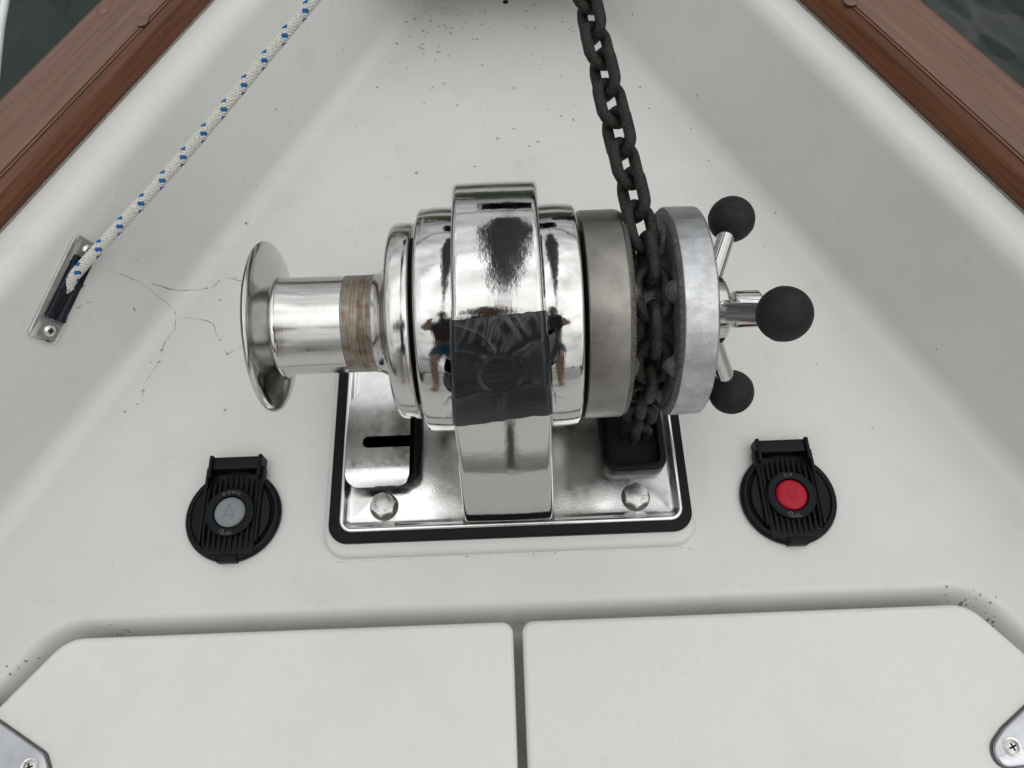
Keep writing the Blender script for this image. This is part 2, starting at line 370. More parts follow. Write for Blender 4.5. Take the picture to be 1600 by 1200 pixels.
for i in range(NS):
    a = 2 * pi * i / NS
    h = 30 + 16 * noise.noise(Vector((3 * cos(a), 3 * sin(a), 0))) + 8 * noise.noise(Vector((25 * cos(a), 25 * sin(a), 4)))
    for rr, zz in ((230, WZ - .2), (240, WZ + h * .55), (262, WZ + h), (330, WZ - .2)): vs.append((rr * cos(a), rr * sin(a), zz))
for i in range(NS):
    i2 = (i + 1) % NS
    for k in range(3): fs.append((i * 4 + k, i2 * 4 + k, i2 * 4 + k + 1, i * 4 + k + 1))
struct('hills', mesh('hills', vs, fs, 60), 'shore')

# ------------------------------------------------------------------ deck moulding (floor, cove, bulwark, rim, topsides)
XC = -0.003
def wf(y): return max(0.012, 0.265 - 0.545 * (y - 0.5))
def wt(y): return max(wf(y) + 0.02, 0.314 - 0.512 * (y - 0.5))
def wk(y): return max(wt(y) + 0.02, 0.351 - 0.516 * (y - 0.5))
RIMZ = 0.130
# locker lid outlines (also shape the gutter round them)
lid_half = [(0.0036, 0.0930, 0.009), (0.355, 0.0930, 0.030), (0.432, 0.004, 0.05), (0.468, -0.10, 0.05), (0.468, -0.46, 0.02), (0.0036, -0.46, 0.009)]
lidR = fillet([(x + XC, y, r) for x, y, r in lid_half], True, 8)
lidL = fillet([(-x + XC, y, r) for x, y, r in lid_half], True, 8)
outer = [Vector((x, y)) for x, y in fillet([(0.360, 0.0930, 0.034), (0.432, 0.004, 0.05), (0.468, -0.10, 0.05), (0.468, -0.46, 0.02), (-0.468, -0.46, 0.02), (-0.468, -0.10, 0.05), (-0.432, 0.004, 0.05), (-0.360, 0.0930, 0.034)], True, 6)]
def lid_dist(x, y):
    p = Vector((x - XC, y)); best = 9; inside = False; n = len(outer)
    for i in range(n):
        a, b = outer[i], outer[(i + 1) % n]; e = b - a; t = max(0, min(1, (p - a).dot(e) / e.length_squared))
        d = (p - a - e * t).length; best = min(best, d)
        if (a.y > p.y) != (b.y > p.y) and p.x < (b.x - a.x) * (p.y - a.y) / (b.y - a.y) + a.x: inside = not inside
    return -best if inside else best
def gutter(x, y):
    if y > 0.125 or y < -0.50 or abs(x - XC) > 0.51: return 0.0
    return -0.034 * (1 - sstep(-0.002, 0.0165, lid_dist(x, y)) ** .8)
def section(y):
    f, t, k = wf(y), wt(y), wk(y)
    pts = [(0, 0), (f, 0, 0.024), (t, RIMZ, 0.022), (k + 0.095, RIMZ, 0.01), (k + 0.088, RIMZ - 0.1), (max(0.02, (k + 0.088) * 0.86), WZ - 0.3)]
    # rounded in the cross plane
    return fillet(pts, False, 7)
def deck_z(x, y):
    s = section(y); u = abs(x - XC)
    for (a, za), (b_, zb) in zip(s, s[1:]):
        if a <= u <= b_ and b_ > a: return za + (zb - za) * (u - a) / (b_ - a) + gutter(x, y)
    return 0.0
ys = list(np.arange(-2.2, -0.62, 0.2)) + list(np.arange(-0.60, -0.02, 0.02)) + list(np.arange(-0.02, 0.128, 0.0035)) + list(np.arange(0.13, 0.93, 0.016)) + [0.945, 0.96]
NF = 110
vs, fs = [], []
for y in ys:
    s = section(y); row = []
    f0 = s[1][0]
    half = [(f0 * i / NF, 0.0) for i in range(NF + 1)] + s[2:]
    pr = [(XC - u, z) for u, z in reversed(half)] + [(XC + u, z) for u, z in half[1:]]
    for x, z in pr: vs.append((x, y, z + (gutter(x, y) if z < 0.03 else 0)))
    nr = len(pr)
for i in range(len(ys) - 1):
    for j in range(nr - 1): fs.append((i * nr + j, i * nr + j + 1, (i + 1) * nr + j + 1, (i + 1) * nr + j))
deck = struct('deck', mesh('deck', vs, fs, 60), 'gelcoat', 'white moulded foredeck with raised sides and dirt specks')
# unseen slab over the forward well, added to shade the floor
pl = fillet([(XC - 0.222, 0.762, .012), (XC + 0.222, 0.762, .012), (XC + 0.06, 1.06, .03), (XC - 0.06, 1.06, .03)], True, 5)
part('bow_shade_slab', prism_mesh('bow_shade_slab', pl, 0.098, 0.134, 0.012), 'gelcoat', deck)
# moulded plinth under the windlass
part('plinth', prism_mesh('plinth', rrect(-0.1605, 0.1475, 0.1480, 0.392, 0.020, 8), -0.002, 0.0085, 0.005), 'gelcoat', deck)
part('drain_hole', prism_mesh('drain_hole', [(0.0098 + 0.0034 * cos(a), 0.8075 + 0.0034 * sin(a)) for a in np.linspace(0, 2 * pi, 20, endpoint=False)], -0.001, 0.0004), 'hole', deck)

# dirt and gelcoat cracks
def surf(x, y): return deck_z(x, y) + 0.00025
def blot_mesh(spots):
    vs, fs = [], []
    for (x, y, r) in spots:
        k = 9; c = len(vs); ph = random.random() * 6; el = random.uniform(.8, 1.0); an = random.random() * 3
        vs.append((x, y, surf(x, y) + 0.0001))
        for j in range(k):
            a = 2 * pi * j / k; rr = r * (1 + .18 * sin(2 * a + ph) * random.random() + random.uniform(-.15, .15))
            px, py = rr * cos(a), rr * el * sin(a); qx, qy = px * cos(an) - py * sin(an), px * sin(an) + py * cos(an)
            if abs(x - XC) > wf(y) - .004: qx *= .34
            vs.append((x + qx, y + qy, surf(x + qx, y + qy)))
        for j in range(k): fs.append((c, c + 1 + j, c + 1 + (j + 1) % k))
    return mesh('dirt', vs, fs)
spots, pale = [], []
big = [(-0.3269, 0.3509, 1.2), (-0.3275, 0.3386, 1.0), (-0.335, 0.338, .7), (-0.3372, 0.3096, 1.1), (-0.3402, 0.2956, .8), (-0.3501, 0.2887, 1.2), (-0.2598, 0.2866, 1.1), (-0.2646, 0.344, 1), (-0.273, 0.3592, .8), (-0.2788, 0.4038, 1), (-0.294, 0.4178, 1), (-0.3451, 0.3968, .7), (-0.3199, 0.4103, .6), (-0.299, 0.4067, .6), (-0.2605, 0.4197, .9), (-0.3663, 0.3562, .5), (-0.3355, 0.4132, .7), (-0.2832, 0.4255, .8)]
for x, y, s in big: spots.append((x, y, .00085 * s)); pale.append((x + .0006, y + .0004, .0017 * s))
top = [(-0.0971, 0.8037), (-0.0793, 0.7798), (-0.0666, 0.8009), (-0.059, 0.8005), (-0.0828, 0.7607), (-0.0424, 0.7659), (-0.0559, 0.7581), (-0.0476, 0.7878), (-0.0706, 0.7276), (-0.0588, 0.7208), (-0.0868, 0.7254), (-0.0255, 0.7459), (-0.0299, 0.7462), (-0.0156, 0.7937), (-0.076, 0.6728), (-0.0638, 0.678), (-0.0488, 0.6445), (-0.0856, 0.6492), (0.0642, 0.6227), (0.0428, 0.7602), (0.0864, 0.7525), (-0.0057, 0.5943), (0.0275, 0.5818), (-0.0885, 0.741), (-0.0921, 0.736), (-0.0702, 0.7696), (-0.0634, 0.7714), (-0.0552, 0.7666), (-0.1036, 0.7544), (-0.0884, 0.7337), (0.0148, 0.6671), (0.0373, 0.5876), (0.0395, 0.80), (0.044, 0.80), (0.033, 0.79)]
for x, y in top: spots.append((x, y, random.uniform(.0006, .0011))); pale.append((x + .0006, y + .0006, random.uniform(.0018, .003)))
for k in range(150):                      # scattered specks, thicker towards the bow
    y = 0.14 + 0.66 * sqrt(random.random()); x = XC + random.uniform(-1, 1) * (wf(y) + 0.02)
    r = .0004 + .0008 * random.random() ** 3
    spots.append((x, y, r * (0.7 + y)))
    if random.random() < .5: pale.append((x + r, y, r * 2.2))
for k in range(45):
    a = random.gauss(0, 1); b2 = abs(random.gauss(0, 1)); x, y = -0.066 + a * .022, 0.80 - b2 * .035
    spots.append((x, y, random.uniform(.0003, .0008)))
for cx, cy, sx, sy in ((0.356, 0.0975, .011, .004), (0.372, 0.083, .006, .006), (-0.325, 0.099, .006, .002), (-0.392, 0.073, .006, .010)):
    for k in range(11):
        spots.append((cx + random.gauss(0, sx), cy + random.gauss(0, sy), random.uniform(.0003, .0009)))
spots.append((0.3575, 0.0955, .0017))
for k in range(26):                       # grime along the plinth edge
    spots.append((random.uniform(-.162, .148), 0.1462 + random.gauss(0, .0007), random.uniform(.0002, .0006)))
o = part('dirt_specks', blot_mesh(spots), 'dirt', deck); o['kind'] = 'stuff'
for v in pale: pass
o = part('dirt_halos', blot_mesh([(x, y, r * .8) for x, y, r in pale]), 'dirt_pale', deck); o['kind'] = 'stuff'
for p_ in o.data.vertices: p_.co.z -= 0.00012
cracks = [
 ([(-0.3532, 0.3926), (-0.345, 0.3969), (-0.3404, 0.3987), (-0.3357, 0.3999), (-0.326, 0.3978), (-0.3195, 0.3908), (-0.3184, 0.3794), (-0.3181, 0.3727), (-0.3248, 0.3596), (-0.327, 0.3512), (-0.3274, 0.3381), (-0.3317, 0.329), (-0.3363, 0.3185), (-0.3372, 0.3096), (-0.3353, 0.2985)], .00020),
 ([(-0.3312, 0.4047), (-0.3199, 0.4103), (-0.3102, 0.4141), (-0.2943, 0.4178), (-0.2871, 0.4189), (-0.2832, 0.4252), (-0.2744, 0.4286), (-0.2661, 0.4267), (-0.2582, 0.4232)], .00026),
 ([(-0.3133, 0.3844), (-0.3069, 0.3857), (-0.2979, 0.3833), (-0.287, 0.3806), (-0.2811, 0.3758), (-0.278, 0.3673), (-0.2729, 0.3589)], .00024),
 ([(-0.267, 0.3483), (-0.2645, 0.3437), (-0.2567, 0.349), (-0.2505, 0.3512)], .00020),
 ([(-0.3702, 0.356), (-0.3661, 0.3621), (-0.3633, 0.3657), (-0.3619, 0.3657)], .00018)]
vs, fs = [], []
for pts, wd in cracks:
    P = []
    for (a, b_) in zip(pts, pts[1:]):
        for k in range(8):
            t = k / 8; P.append(Vector((a[0] + (b_[0] - a[0]) * t + random.gauss(0, .00018), a[1] + (b_[1] - a[1]) * t + random.gauss(0, .00018))))
    P.append(Vector(pts[-1])); st = len(vs)
    for i, p in enumerate(P):
        t = (P[min(i + 1, len(P) - 1)] - P[max(i - 1, 0)]).normalized(); nn = Vector((-t.y, t.x))
        w_ = wd * 1.25 * max(0.0, 0.42 + 1.4 * noise.noise(Vector((p.x * 170, p.y * 170, 1))))
        for s_ in (-1, 1):
            q = p + nn * w_ * s_; vs.append((q.x, q.y, surf(q.x, q.y)))
    for i in range(len(P) - 1): a = st + 2 * i; fs.append((a, a + 1, a + 3, a + 2))
o = part('gelcoat_cracks', mesh('gelcoat_cracks', vs, fs), 'crack', deck); o['kind'] = 'stuff'

# ------------------------------------------------------------------ locker lids and their hinge plates
for nm, lp, lb in (('locker_lid', lidL, 'white textured locker lid on the port side, left of the centre joint'), ('locker_lid', lidR, 'white textured locker lid on the starboard side, right of the centre joint')):
    o = part(nm, prism_mesh(nm, lp, -0.030, 0.005, 0.0045, 5), 'nonskid'); tag(o, lb, 'locker lid', 'locker lids aft of the windlass')
def screw(c, nrm, r, parent, m='steel', rot=0.3, h=0.0018):
    nrm = Vector(nrm).normalized(); q = nrm.to_track_quat('Z', 'Y').to_matrix().to_4x4(); q.translation = Vector(c); q = q @ Matrix.Rotation(rot, 4, 'Z')
    s = lathe('screw', fillet([(0, r), (h * .35, r, 0), (h, r * .55, r * .3), (h * 1.05, 0)], False, 4), None, None, axis=(1, 0, 0), n=28)
    s.transform(q @ Matrix.Rotation(-pi / 2, 4, 'Y')); so_ = part('screw', s, m, parent)
    w_, l_ = r * .13, r * .55
    cr_ = [(-w_, -l_), (w_, -l_), (w_, -w_), (l_, -w_), (l_, w_), (w_, w_), (w_, l_), (-w_, l_), (-w_, w_), (-l_, w_), (-l_, -w_), (-w_, -w_)]
    part('cross_slot', prism_mesh('cross_slot', cr_, h * .5, h * 1.12, 0, mtx=q), 'hole', so_)
    return so_
def hinge(label, loop, sc, rec):
    cx = sum(p[0] for p in loop) / len(loop); cy = sum(p[1] for p in loop) / len(loop)
    t = thing('hinge_plate', (cx, cy, 0.005), label, 'hinge', 'stainless hinge plates on the lids')
    part('gasket', prism_mesh('gasket', inset(loop, -0.0012), 0.0042, 0.0062, 0.0005, 2), 'seal', t)
    part('leaf', prism_mesh('leaf', loop, 0.0056, 0.0092, 0.0016, 4), 'leaf', t)
    s = lathe('countersink', [(0, 0.0068), (0.0006, 0.0064), (0.0004, 0.0054), (0.0001, 0.005)], None, None, c=(0, 0, 0), axis=(1, 0, 0), n=32)
    s.transform(Matrix.Translation((*sc, 0.0090)) @ Matrix.Rotation(-pi / 2, 4, 'Y')); part('countersink', s, 'steel', t)
    screw((*sc, 0.0088), (0, 0, 1), 0.0050, t, 'seal' if False else 'steel_dull', 0.35, 0.0014)
    return t
hinge('polished hinge plate on the left lid near the lower left picture corner',
      fillet([(-0.3930, 0.0333, .002), (-0.3545, 0.0108, .009), (-0.3455, -0.006, .008), (-0.362, -0.030, .01), (-0.44, 0.012, .01), (-0.44, 0.06, .01)], True, 6), (-0.3627, 0.0022), 0)
hinge('polished hinge plate with rounded end on the right lid near the lower right picture corner',
      fillet([(0.395, 0.0325, .006), (0.3500, 0.0032, .014), (0.3370, -0.0085, .014), (0.3400, -0.0225, .012), (0.366, -0.021, .01), (0.432, 0.008, .01)], True, 6), (0.3517, -0.0090), 0)

# ------------------------------------------------------------------ teak rails along the bulwarks
def rail(label, side):
    # straight rail; local Y runs aft to bow along the hull
    y0, y1 = -1.2, 1.13
    def inner(y): return wk(y) if wk(y) > 0 else 0
    p0 = Vector((XC + side * (0.351 - 0.516 * (y0 - .5)), y0, 0)); p1 = Vector((XC + side * (0.351 - 0.516 * (y1 - .5)), y1, 0))
    d = (p1 - p0); Ln = d.length; d.normalize(); nrm = Vector((d.y, -d.x, 0)) * side     # outboard
    if nrm.x * side < 0: nrm = -nrm
    k = 0.886
    prof = [(0.0005, -0.002), (0.0, 0.0, 0), (0.0010, 0.010, .004), (0.0062, 0.0185, .006), (0.0105, 0.0225, 0), (0.0108, 0.0217), (0.0114, 0.0217), (0.0117, 0.0232), (0.0128, 0.0238), (0.0131, 0.0230), (0.0137, 0.0230), (0.0140, 0.0243), (0.018, 0.0252, .003),
            (0.066, 0.0258, .008), (0.0735, 0.020, .006), (0.0745, -0.004, 0)]
    pr = fillet(prof, False, 5); N = len(pr)
    t = thing('wooden_rail', p0 + Vector((0, 0, RIMZ)), label, 'rail', 'varnished wooden rails along the bulwarks')
    ang = atan2(-d.x, d.y); R = Matrix.Rotation(ang, 4, 'Z')
    loc_side = side
    vs, fs = [], []; NS = 60
    for i in range(NS + 1):
        for (u, z) in pr: vs.append((u * loc_side, Ln * i / NS, z))
    for i in range(NS):
        for j in range(N - 1): fs.append((i * N + j, i * N + j + 1, (i + 1) * N + j + 1, (i + 1) * N + j))
    for e in (0, NS): fs.append(tuple(e * N + j for j in range(N)))
    me = mesh('timber', vs, fs, 40)
    o = bpy.data.objects.new('timber', me); COL.objects.link(o); me.materials.append(M_['teak']); o.parent = t; o.rotation_euler = (0, 0, ang)
    # glossy varnished inner face up to the grooves; colour also carries its slope's shade
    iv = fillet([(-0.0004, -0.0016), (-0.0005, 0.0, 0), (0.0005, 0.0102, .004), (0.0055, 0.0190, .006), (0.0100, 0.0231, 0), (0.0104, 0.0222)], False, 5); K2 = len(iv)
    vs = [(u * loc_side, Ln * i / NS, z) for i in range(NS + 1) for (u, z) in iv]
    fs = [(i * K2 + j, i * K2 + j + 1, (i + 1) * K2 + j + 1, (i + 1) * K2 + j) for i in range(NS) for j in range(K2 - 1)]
    me = mesh('shaded_inner_face', vs, fs, 40)
    o = bpy.data.objects.new('shaded_inner_face', me); COL.objects.link(o); me.materials.append(M_['teak_shaded']); o.parent = t; o.rotation_euler = (0, 0, ang); o['label'] = 'glossy red inner face, shade of its slope in the colour'
    # caulk bead under the inner edge
    me = tube_mesh('caulk', [(-0.0007 * loc_side, Ln * i / 20, 0.0006) for i in range(21)], 0.0011, 6)
    o = bpy.data.objects.new('caulk', me); COL.objects.link(o); me.materials.append(M_['dirt']); o.parent = t; o.rotation_euler = (0, 0, ang)
    return t, p0, d, nrm, ang
rl = rail('varnished reddish wooden rail along the left bulwark with water beyond', -1)
rr_ = rail('darker varnished wooden rail along the right bulwark, opposite the rope', 1)
def bung(rt, x, y):
    t, p0, d, nrm, ang = rt
    v = Vector((x, y, 0)) - p0; s = v.dot(d); u = v.dot(nrm)
    c = p0 + d * s + nrm * u
    zt = .0252 + .0006 * min(1, max(0, (u - .018) / .048))
    mt = Matrix.Translation(c + Vector((0, 0, RIMZ + zt - .002))) @ Matrix.Rotation(ang + .25, 4, 'Z')
    lp = [(0.0062 * cos(a), 0.0062 * sin(a)) for a in np.linspace(0, 2 * pi, 28, endpoint=False)]
    o = part('bung', prism_mesh('bung', lp, 0, 0.00218, 0.0001, 2, mtx=mt), 'teak', t)
    lp2 = [(0.00645 * cos(a), 0.00645 * sin(a)) for a in np.linspace(0, 2 * pi, 28, endpoint=False)]
    part('bung_ring', prism_mesh('bung_ring', lp2, 0, 0.00208, 0, mtx=mt), 'groove', o)
bung(rl, -0.3571, 0.618); bung(rl, -0.3196, 0.6018); bung(rr_, 0.3149, 0.593)

# ------------------------------------------------------------------ anchor windlass
AY, AZ = 0.284, 0.148
WX = -0.0068
wl = thing('anchor_windlass', (WX, AY, 0.0085), 'polished horizontal anchor windlass on a black gasket in the middle of the white deck', 'windlass')
PZ = 0.0165
part('gasket', prism_mesh('gasket', rrect(-0.1555, 0.1440, 0.1580, 0.380, 0.016, 8), 0.0075, 0.0132, 0.0012, 3, zf=lambda x, y: 0.0), 'rubber', wl)
# base plate with a shallow raised rim
def plate_loop(d): return rrect(-0.1462 + d, 0.1362 - d, 0.1660 + d, 0.372 - d, max(0.0015, 0.011 - d), 8)
rings = [(0, 0.0120), (0, PZ - .0012), (0.0006, PZ - .0003), (0.0014, PZ), (0.0028, PZ), (0.0042, PZ - .0008), (0.0055, PZ - 0.0014)] + [(d_, PZ - .0010 - .0020 * (1 - (d_ - .0062) / .0438) ** 2 + .0010 * (1 - (d_ - .0062) / .0438) ** 8) for d_ in (.0066, .009, .012, .016, .021, .027, .034, .042, .050)]
vs, fs = [], []; n_ = len(plate_loop(0))
for d_, z in rings: vs += [(x, y, z) for x, y in plate_loop(d_)]
for i in range(len(rings) - 1):
    for j in range(n_): fs.append((i * n_ + j, i * n_ + (j + 1) % n_, (i + 1) * n_ + (j + 1) % n_, (i + 1) * n_ + j))
fs.append(tuple(range((len(rings) - 1) * n_, len(rings) * n_)))
part('base_plate', mesh('base_plate', vs, fs, 40), 'plate', wl)
PT = PZ - 0.0010
# housing band: a ring with straight legs down to the base plate
RB = 0.0962; FY = 0.1685
dx, dz = FY - AY, PT - AZ; D = hypot(dx, dz); base = atan2(dz, dx); off = math.acos(RB / D)
tf = base - off                       # tangent point angle on the front
if sin(tf) < -0.3: tf = base + off
tf = tf % (2 * pi)
outl = []                              # (y, z, ny, nz), from front foot up, over, and down the back
pt = (AY + RB * cos(tf), AZ + RB * sin(tf))
NL = 14
for i in range(NL):
    s = i / NL; outl.append((FY + (pt[0] - FY) * s, PT - .002 + (pt[1] - PT + .002) * s, cos(tf), sin(tf)))
NA = 70
a0, a1 = tf, pi - tf + (2 * pi if pi - tf > tf else 0)
a1 = (pi - tf) if (pi - tf) < tf else (pi - tf) - 0
span = -(tf - (pi - tf)) if tf > pi / 2 else 0
for i in range(NA + 1):
    a = tf + span * i / NA; outl.append((AY + RB * cos(a), AZ + RB * sin(a), cos(a), sin(a)))
pb = outl[-1]; BY = 2 * AY - FY
for i in range(1, NL + 1):
    s = i / NL; outl.append((pb[0] + (BY - pb[0]) * s, pb[1] + (PT - .002 - pb[1]) * s, pb[2], pb[3]))
def half_w(z): return float(np.interp(z, [PT, 0.169, 0.24], [0.0368, 0.0318, 0.0277]))
def band_pt(i, across, proud=0.0):
    """across in -1..1 over the outer face, with rolled edges"""
    y, z, ny, nz = outl[i]; hw = half_w(z); ef = 0.0032
    flat = hw - ef; x = across * hw
    d = 0
    if abs(x) > flat:
        e = min(1, (abs(x) - flat) / ef); d = ef * (1 - sqrt(max(0, 1 - e * e)))
    d += 0.0004 * (abs(across) ** 2)
    return Vector((WX + x + (proud * (1 if across > 0 else -1) if abs(across) > .995 else 0), y - ny * (d - proud), z - nz * (d - proud)))
acr = [-1, -.99, -.96, -.92, -.88] + list(np.linspace(-.84, .84, 13)) + [.88, .92, .96, .99, 1]
vs, fs = [], []; K = len(acr); NO = len(outl)
for i in range(NO):
    for a in acr: vs.append(band_pt(i, a))
for i in range(NO - 1):
    for j in range(K - 1): fs.append((i * K + j, i * K + j + 1, (i + 1) * K + j + 1, (i + 1) * K + j))
for e in (0, K - 1):                       # side cheeks
    sgn = -1 if e == 0 else 1; c = len(vs)
    for i in range(NO):
        y, z, ny, nz = outl[i]; hw = half_w(z)
        vs.append(Vector((WX + sgn * hw * 1.0, y - ny * 0.05, max(z - nz * 0.05, PT - .002))))
    for i in range(NO - 1): fs.append((i * K + e, (i + 1) * K + e, c + i + 1, c + i))
part('housing', mesh('housing', vs, fs, 50), 'chrome', wl)
# dark line of sealant round the foot
sl_ = [(WX - half_w(PT) - .0006, FY - .0003), (WX + half_w(PT) + .0006, FY - .0003), (WX + half_w(PT) + .0006, 0.24), (WX - half_w(PT) - .0006, 0.24)]
part('sealant', prism_mesh('sealant', sl_, PT - .001, PT + .0010, 0), 'seal', wl)

def ring(name, x0, x1, r, m, crown=0.0, fl=0.004, r_in=0.02, n=112, parent=wl, label=None):
    k = 9; top = []
    for i in range(k):
        s = i / (k - 1); x = x0 + fl + (x1 - x0 - 2 * fl) * s; top.append((x, r - crown * (2 * s - 1) ** 2))
    pre = []
    for i in range(6):
        a = pi / 2 * i / 6; pre.append((x0 + fl * (1 - sin(a)) , r - crown - fl + fl * cos(pi / 2 - a)))
    pre = [(x0 + fl - fl * cos(a), r - crown - fl + fl * sin(a)) for a in np.linspace(0, pi / 2, 6, endpoint=False)]
    post = [(x1 - fl + fl * sin(a), r - crown - fl + fl * cos(a)) for a in np.linspace(0, pi / 2, 7)[1:]]
    o = lathe(name, [(x0, r_in)] + pre + top + post + [(x1, r_in)], m, parent, (0, AY, AZ), n=n)
    if label: o['label'] = label
    return o
ring('side_ring', -0.0604, -0.0300, 0.0805, 'chrome', 0.0008, 0.0026)
ring('side_ring', 0.0180, 0.0472, 0.0800, 'chrome', 0.0008, 0.0026)
lathe('shaft', [(-0.070, 0.060), (0.060, 0.060), (0.060, 0.028), (0.115, 0.028)], 'hole', wl, (0, AY, AZ), n=48)
# warping drum: outer ring, flared neck, barrel, dished flange and end cap
dp = [(-0.0640, 0.03), (-0.0640, 0.0672), (-0.0641, 0.0688), (-0.0647, 0.0699), (-0.0658, 0.0705), (-0.0700, 0.0706), (-0.0740, 0.0705), (-0.0765, 0.0703), (-0.0784, 0.0698), (-0.0797, 0.0687), (-0.0806, 0.0668), (-0.0812, 0.0620),
      (-0.0819, 0.0555), (-0.0830, 0.0492), (-0.0848, 0.0440), (-0.0870, 0.0404), (-0.0900, 0.0377), (-0.0930, 0.0362), (-0.0965, 0.0353), (-0.099, 0.0350), (-0.1190, 0.0350), (-0.1400, 0.0351), (-0.1600, 0.0353), (-0.1620, 0.0358), (-0.1632, 0.0368), (-0.1640, 0.0390),
      (-0.1655, 0.0450), (-0.1675, 0.0525), (-0.1694, 0.0585), (-0.1708, 0.0610), (-0.1722, 0.0618), (-0.1738, 0.0610), (-0.1750, 0.0585), (-0.1760, 0.050), (-0.177, 0.02), (-0.177, 0.0)]
part_drum = lathe('warping_drum', dp, 'barrel', wl, (0, AY, AZ), n=128, sharp=40)
lathe('end_cap', fillet([(-0.1765, 0.0135), (-0.1805, 0.0125, .002), (-0.183, 0.006, .004), (-0.1832, 0.0)], False, 4), 'steel', part_drum, (0, AY, AZ), n=48)
# scored lines on the barrel
for xs in (-0.0950, -0.1154):
    lathe('score_line', [(xs - .0003, 0.0340), (xs - .00025, 0.03512), (xs + .00025, 0.03512), (xs + .0003, 0.0340)], 'seal', part_drum, (0, AY, AZ), n=96)

# chain wheel: two cheeks with a pitted lip, toothed pockets in between
def spur(x, t): return 1
cw = lathe('chain_wheel', fillet([(0.0500, 0.03), (0.0500, 0.0745, .0022), (0.0762, 0.0745, .0012), (0.0790, 0.0725, .0006), (0.0800, 0.0690)], False, 4), 'wheel', wl, (0, AY, AZ), n=128)
lathe('pitted_lip', [(0.0772, 0.0738), (0.0778, 0.0738), (0.0800, 0.0724), (0.0808, 0.0708), (0.0806, 0.0680), (0.078, 0.064)], 'pitted', cw, (0, AY, AZ), n=240, rfun=lambda x, t: 1 + .004 * noise.noise(Vector((x * 900, 60 * cos(t), 60 * sin(t)))))
lathe('cheek', [(0.0790, 0.0700), (0.0806, 0.067), (0.0804, 0.060), (0.0806, 0.053), (0.0818, 0.048), (0.0850, 0.0445), (0.0895, 0.043), (0.0942, 0.0425), (0.0990, 0.043), (0.1034, 0.0445), (0.1066, 0.048), (0.1078, 0.053), (0.1080, 0.060), (0.1078, 0.067), (0.1095, 0.0705)], 'cheek', cw, (0, AY, AZ), n=128)
lathe('pitted_lip', [(0.110, 0.064), (0.1078, 0.0680), (0.1076, 0.0704), (0.1084, 0.0722), (0.1104, 0.0738), (0.1112, 0.0738)], 'pitted', cw, (0, AY, AZ), n=240, rfun=lambda x, t: 1 + .004 * noise.noise(Vector((x * 900, 60 * cos(t), 60 * sin(t) + 9))))
def facets(x, t): return 1 + .16 * (cos(pi / 22) / cos((t % (2 * pi / 22)) - pi / 22) - 1) + .0009 * noise.noise(Vector((3 * cos(t), 3 * sin(t), 1)))
o = lathe('clutch_ring', fillet([(0.1085, 0.0690), (0.1110, 0.0748, .0010), (0.1325, 0.0745, .0020), (0.1340, 0.0700, .001), (0.1344, 0.03)], False, 4), 'galv', cw, (0, AY, AZ), n=132, sharp=4, rfun=facets)
# pocket teeth, seven to a side, gripping the upright links
for side, xo in ((-1, 0.0806), (1, 0.1078)):
    for k in range(7):
        a = pi / 2 + radians(10.5) + 0.006 / 0.0535 + 2 * pi * k / 7
        er = Vector((0, cos(a), sin(a))); et = Vector((0, -sin(a), cos(a))); ex = Vector((1, 0, 0))
        c = Vector((0, AY, AZ))
        vs, fs = [], []
        stat = [(0.036, 0.0085, 0.0185), (0.048, 0.0076, 0.0165), (0.058, 0.0062, 0.0130), (0.0655, 0.0040, 0.0088)]
        for (r_, w_, dp_) in stat:
            for j in range(10):
                t = 2 * pi * j / 10
                vs.append(c + er * (r_ + .0012 * noise.noise(Vector((r_ * 300, j, k)))) + et * (w_ * cos(t) * 1.25) + ex * (xo + side * .006 - side * dp_ * (.5 + .5 * sin(t)) * .9 - 0))
        for i in range(3):
            for j in range(10): fs.append((i * 10 + j, i * 10 + (j + 1) % 10, (i + 1) * 10 + (j + 1) % 10, (i + 1) * 10 + j))
        fs.append(tuple(range(30, 40)))
        part('tooth', mesh('tooth', vs, fs, 60), 'tooth', cw)
# clutch hub with three levers
hub = lathe('clutch_hub', fillet([(0.1335, 0.0300), (0.1440, 0.0268, .004), (0.1530, 0.0245, .004), (0.1560, 0.0200, .003), (0.1572, 0.009, .001), (0.1572, 0.0)], False, 5), 'chrome', wl, (0, AY, AZ), n=80)
lathe('shaft_end', fillet([(0.1565, 0.0075), (0.1615, 0.0075), (0.1615, 0.0125, .0012), (0.1640, 0.0136, .0012), (0.1800, 0.0136, .0015), (0.1815, 0.0118, .001), (0.1815, 0.0)], False, 4), 'chrome', wl, (0, AY, AZ), n=64)
view_up = radians(180 - 56.5)              # the upper lever leans towards whoever stands aft
for k, aa in enumerate((view_up, view_up + 2 * pi / 3, view_up - 2 * pi / 3)):
    er = Vector((0, cos(aa), sin(aa))); c = Vector((0, AY, AZ))
    p0 = c + Vector((0.1465, 0, 0)) + er * 0.016; p1 = c + Vector((0.1722, 0, 0)) + er * 0.0770
    dv = (p1 - p0).normalized(); Ld = (p1 - p0).length
    lv = lathe('lever', fillet([(0, 0.0082), (0.010, 0.0082, .001), (0.0112, 0.0068, .0006), (Ld - .008, 0.0066)], False, 3), 'chrome', wl, p0, dv, n=40)
    kb = lathe('knob', [(-0.0175 * cos(t), max(0.0, 0.0175 * sin(t))) for t in np.linspace(0.35, pi, 40)], 'knob', lv, p1, dv, n=56)
    lathe('seam', [(-.0004, .0171), (-.0004, .01758), (.0004, .01758), (.0004, .0171)], 'knob', kb, p1 - dv * 0.002, dv, n=56)
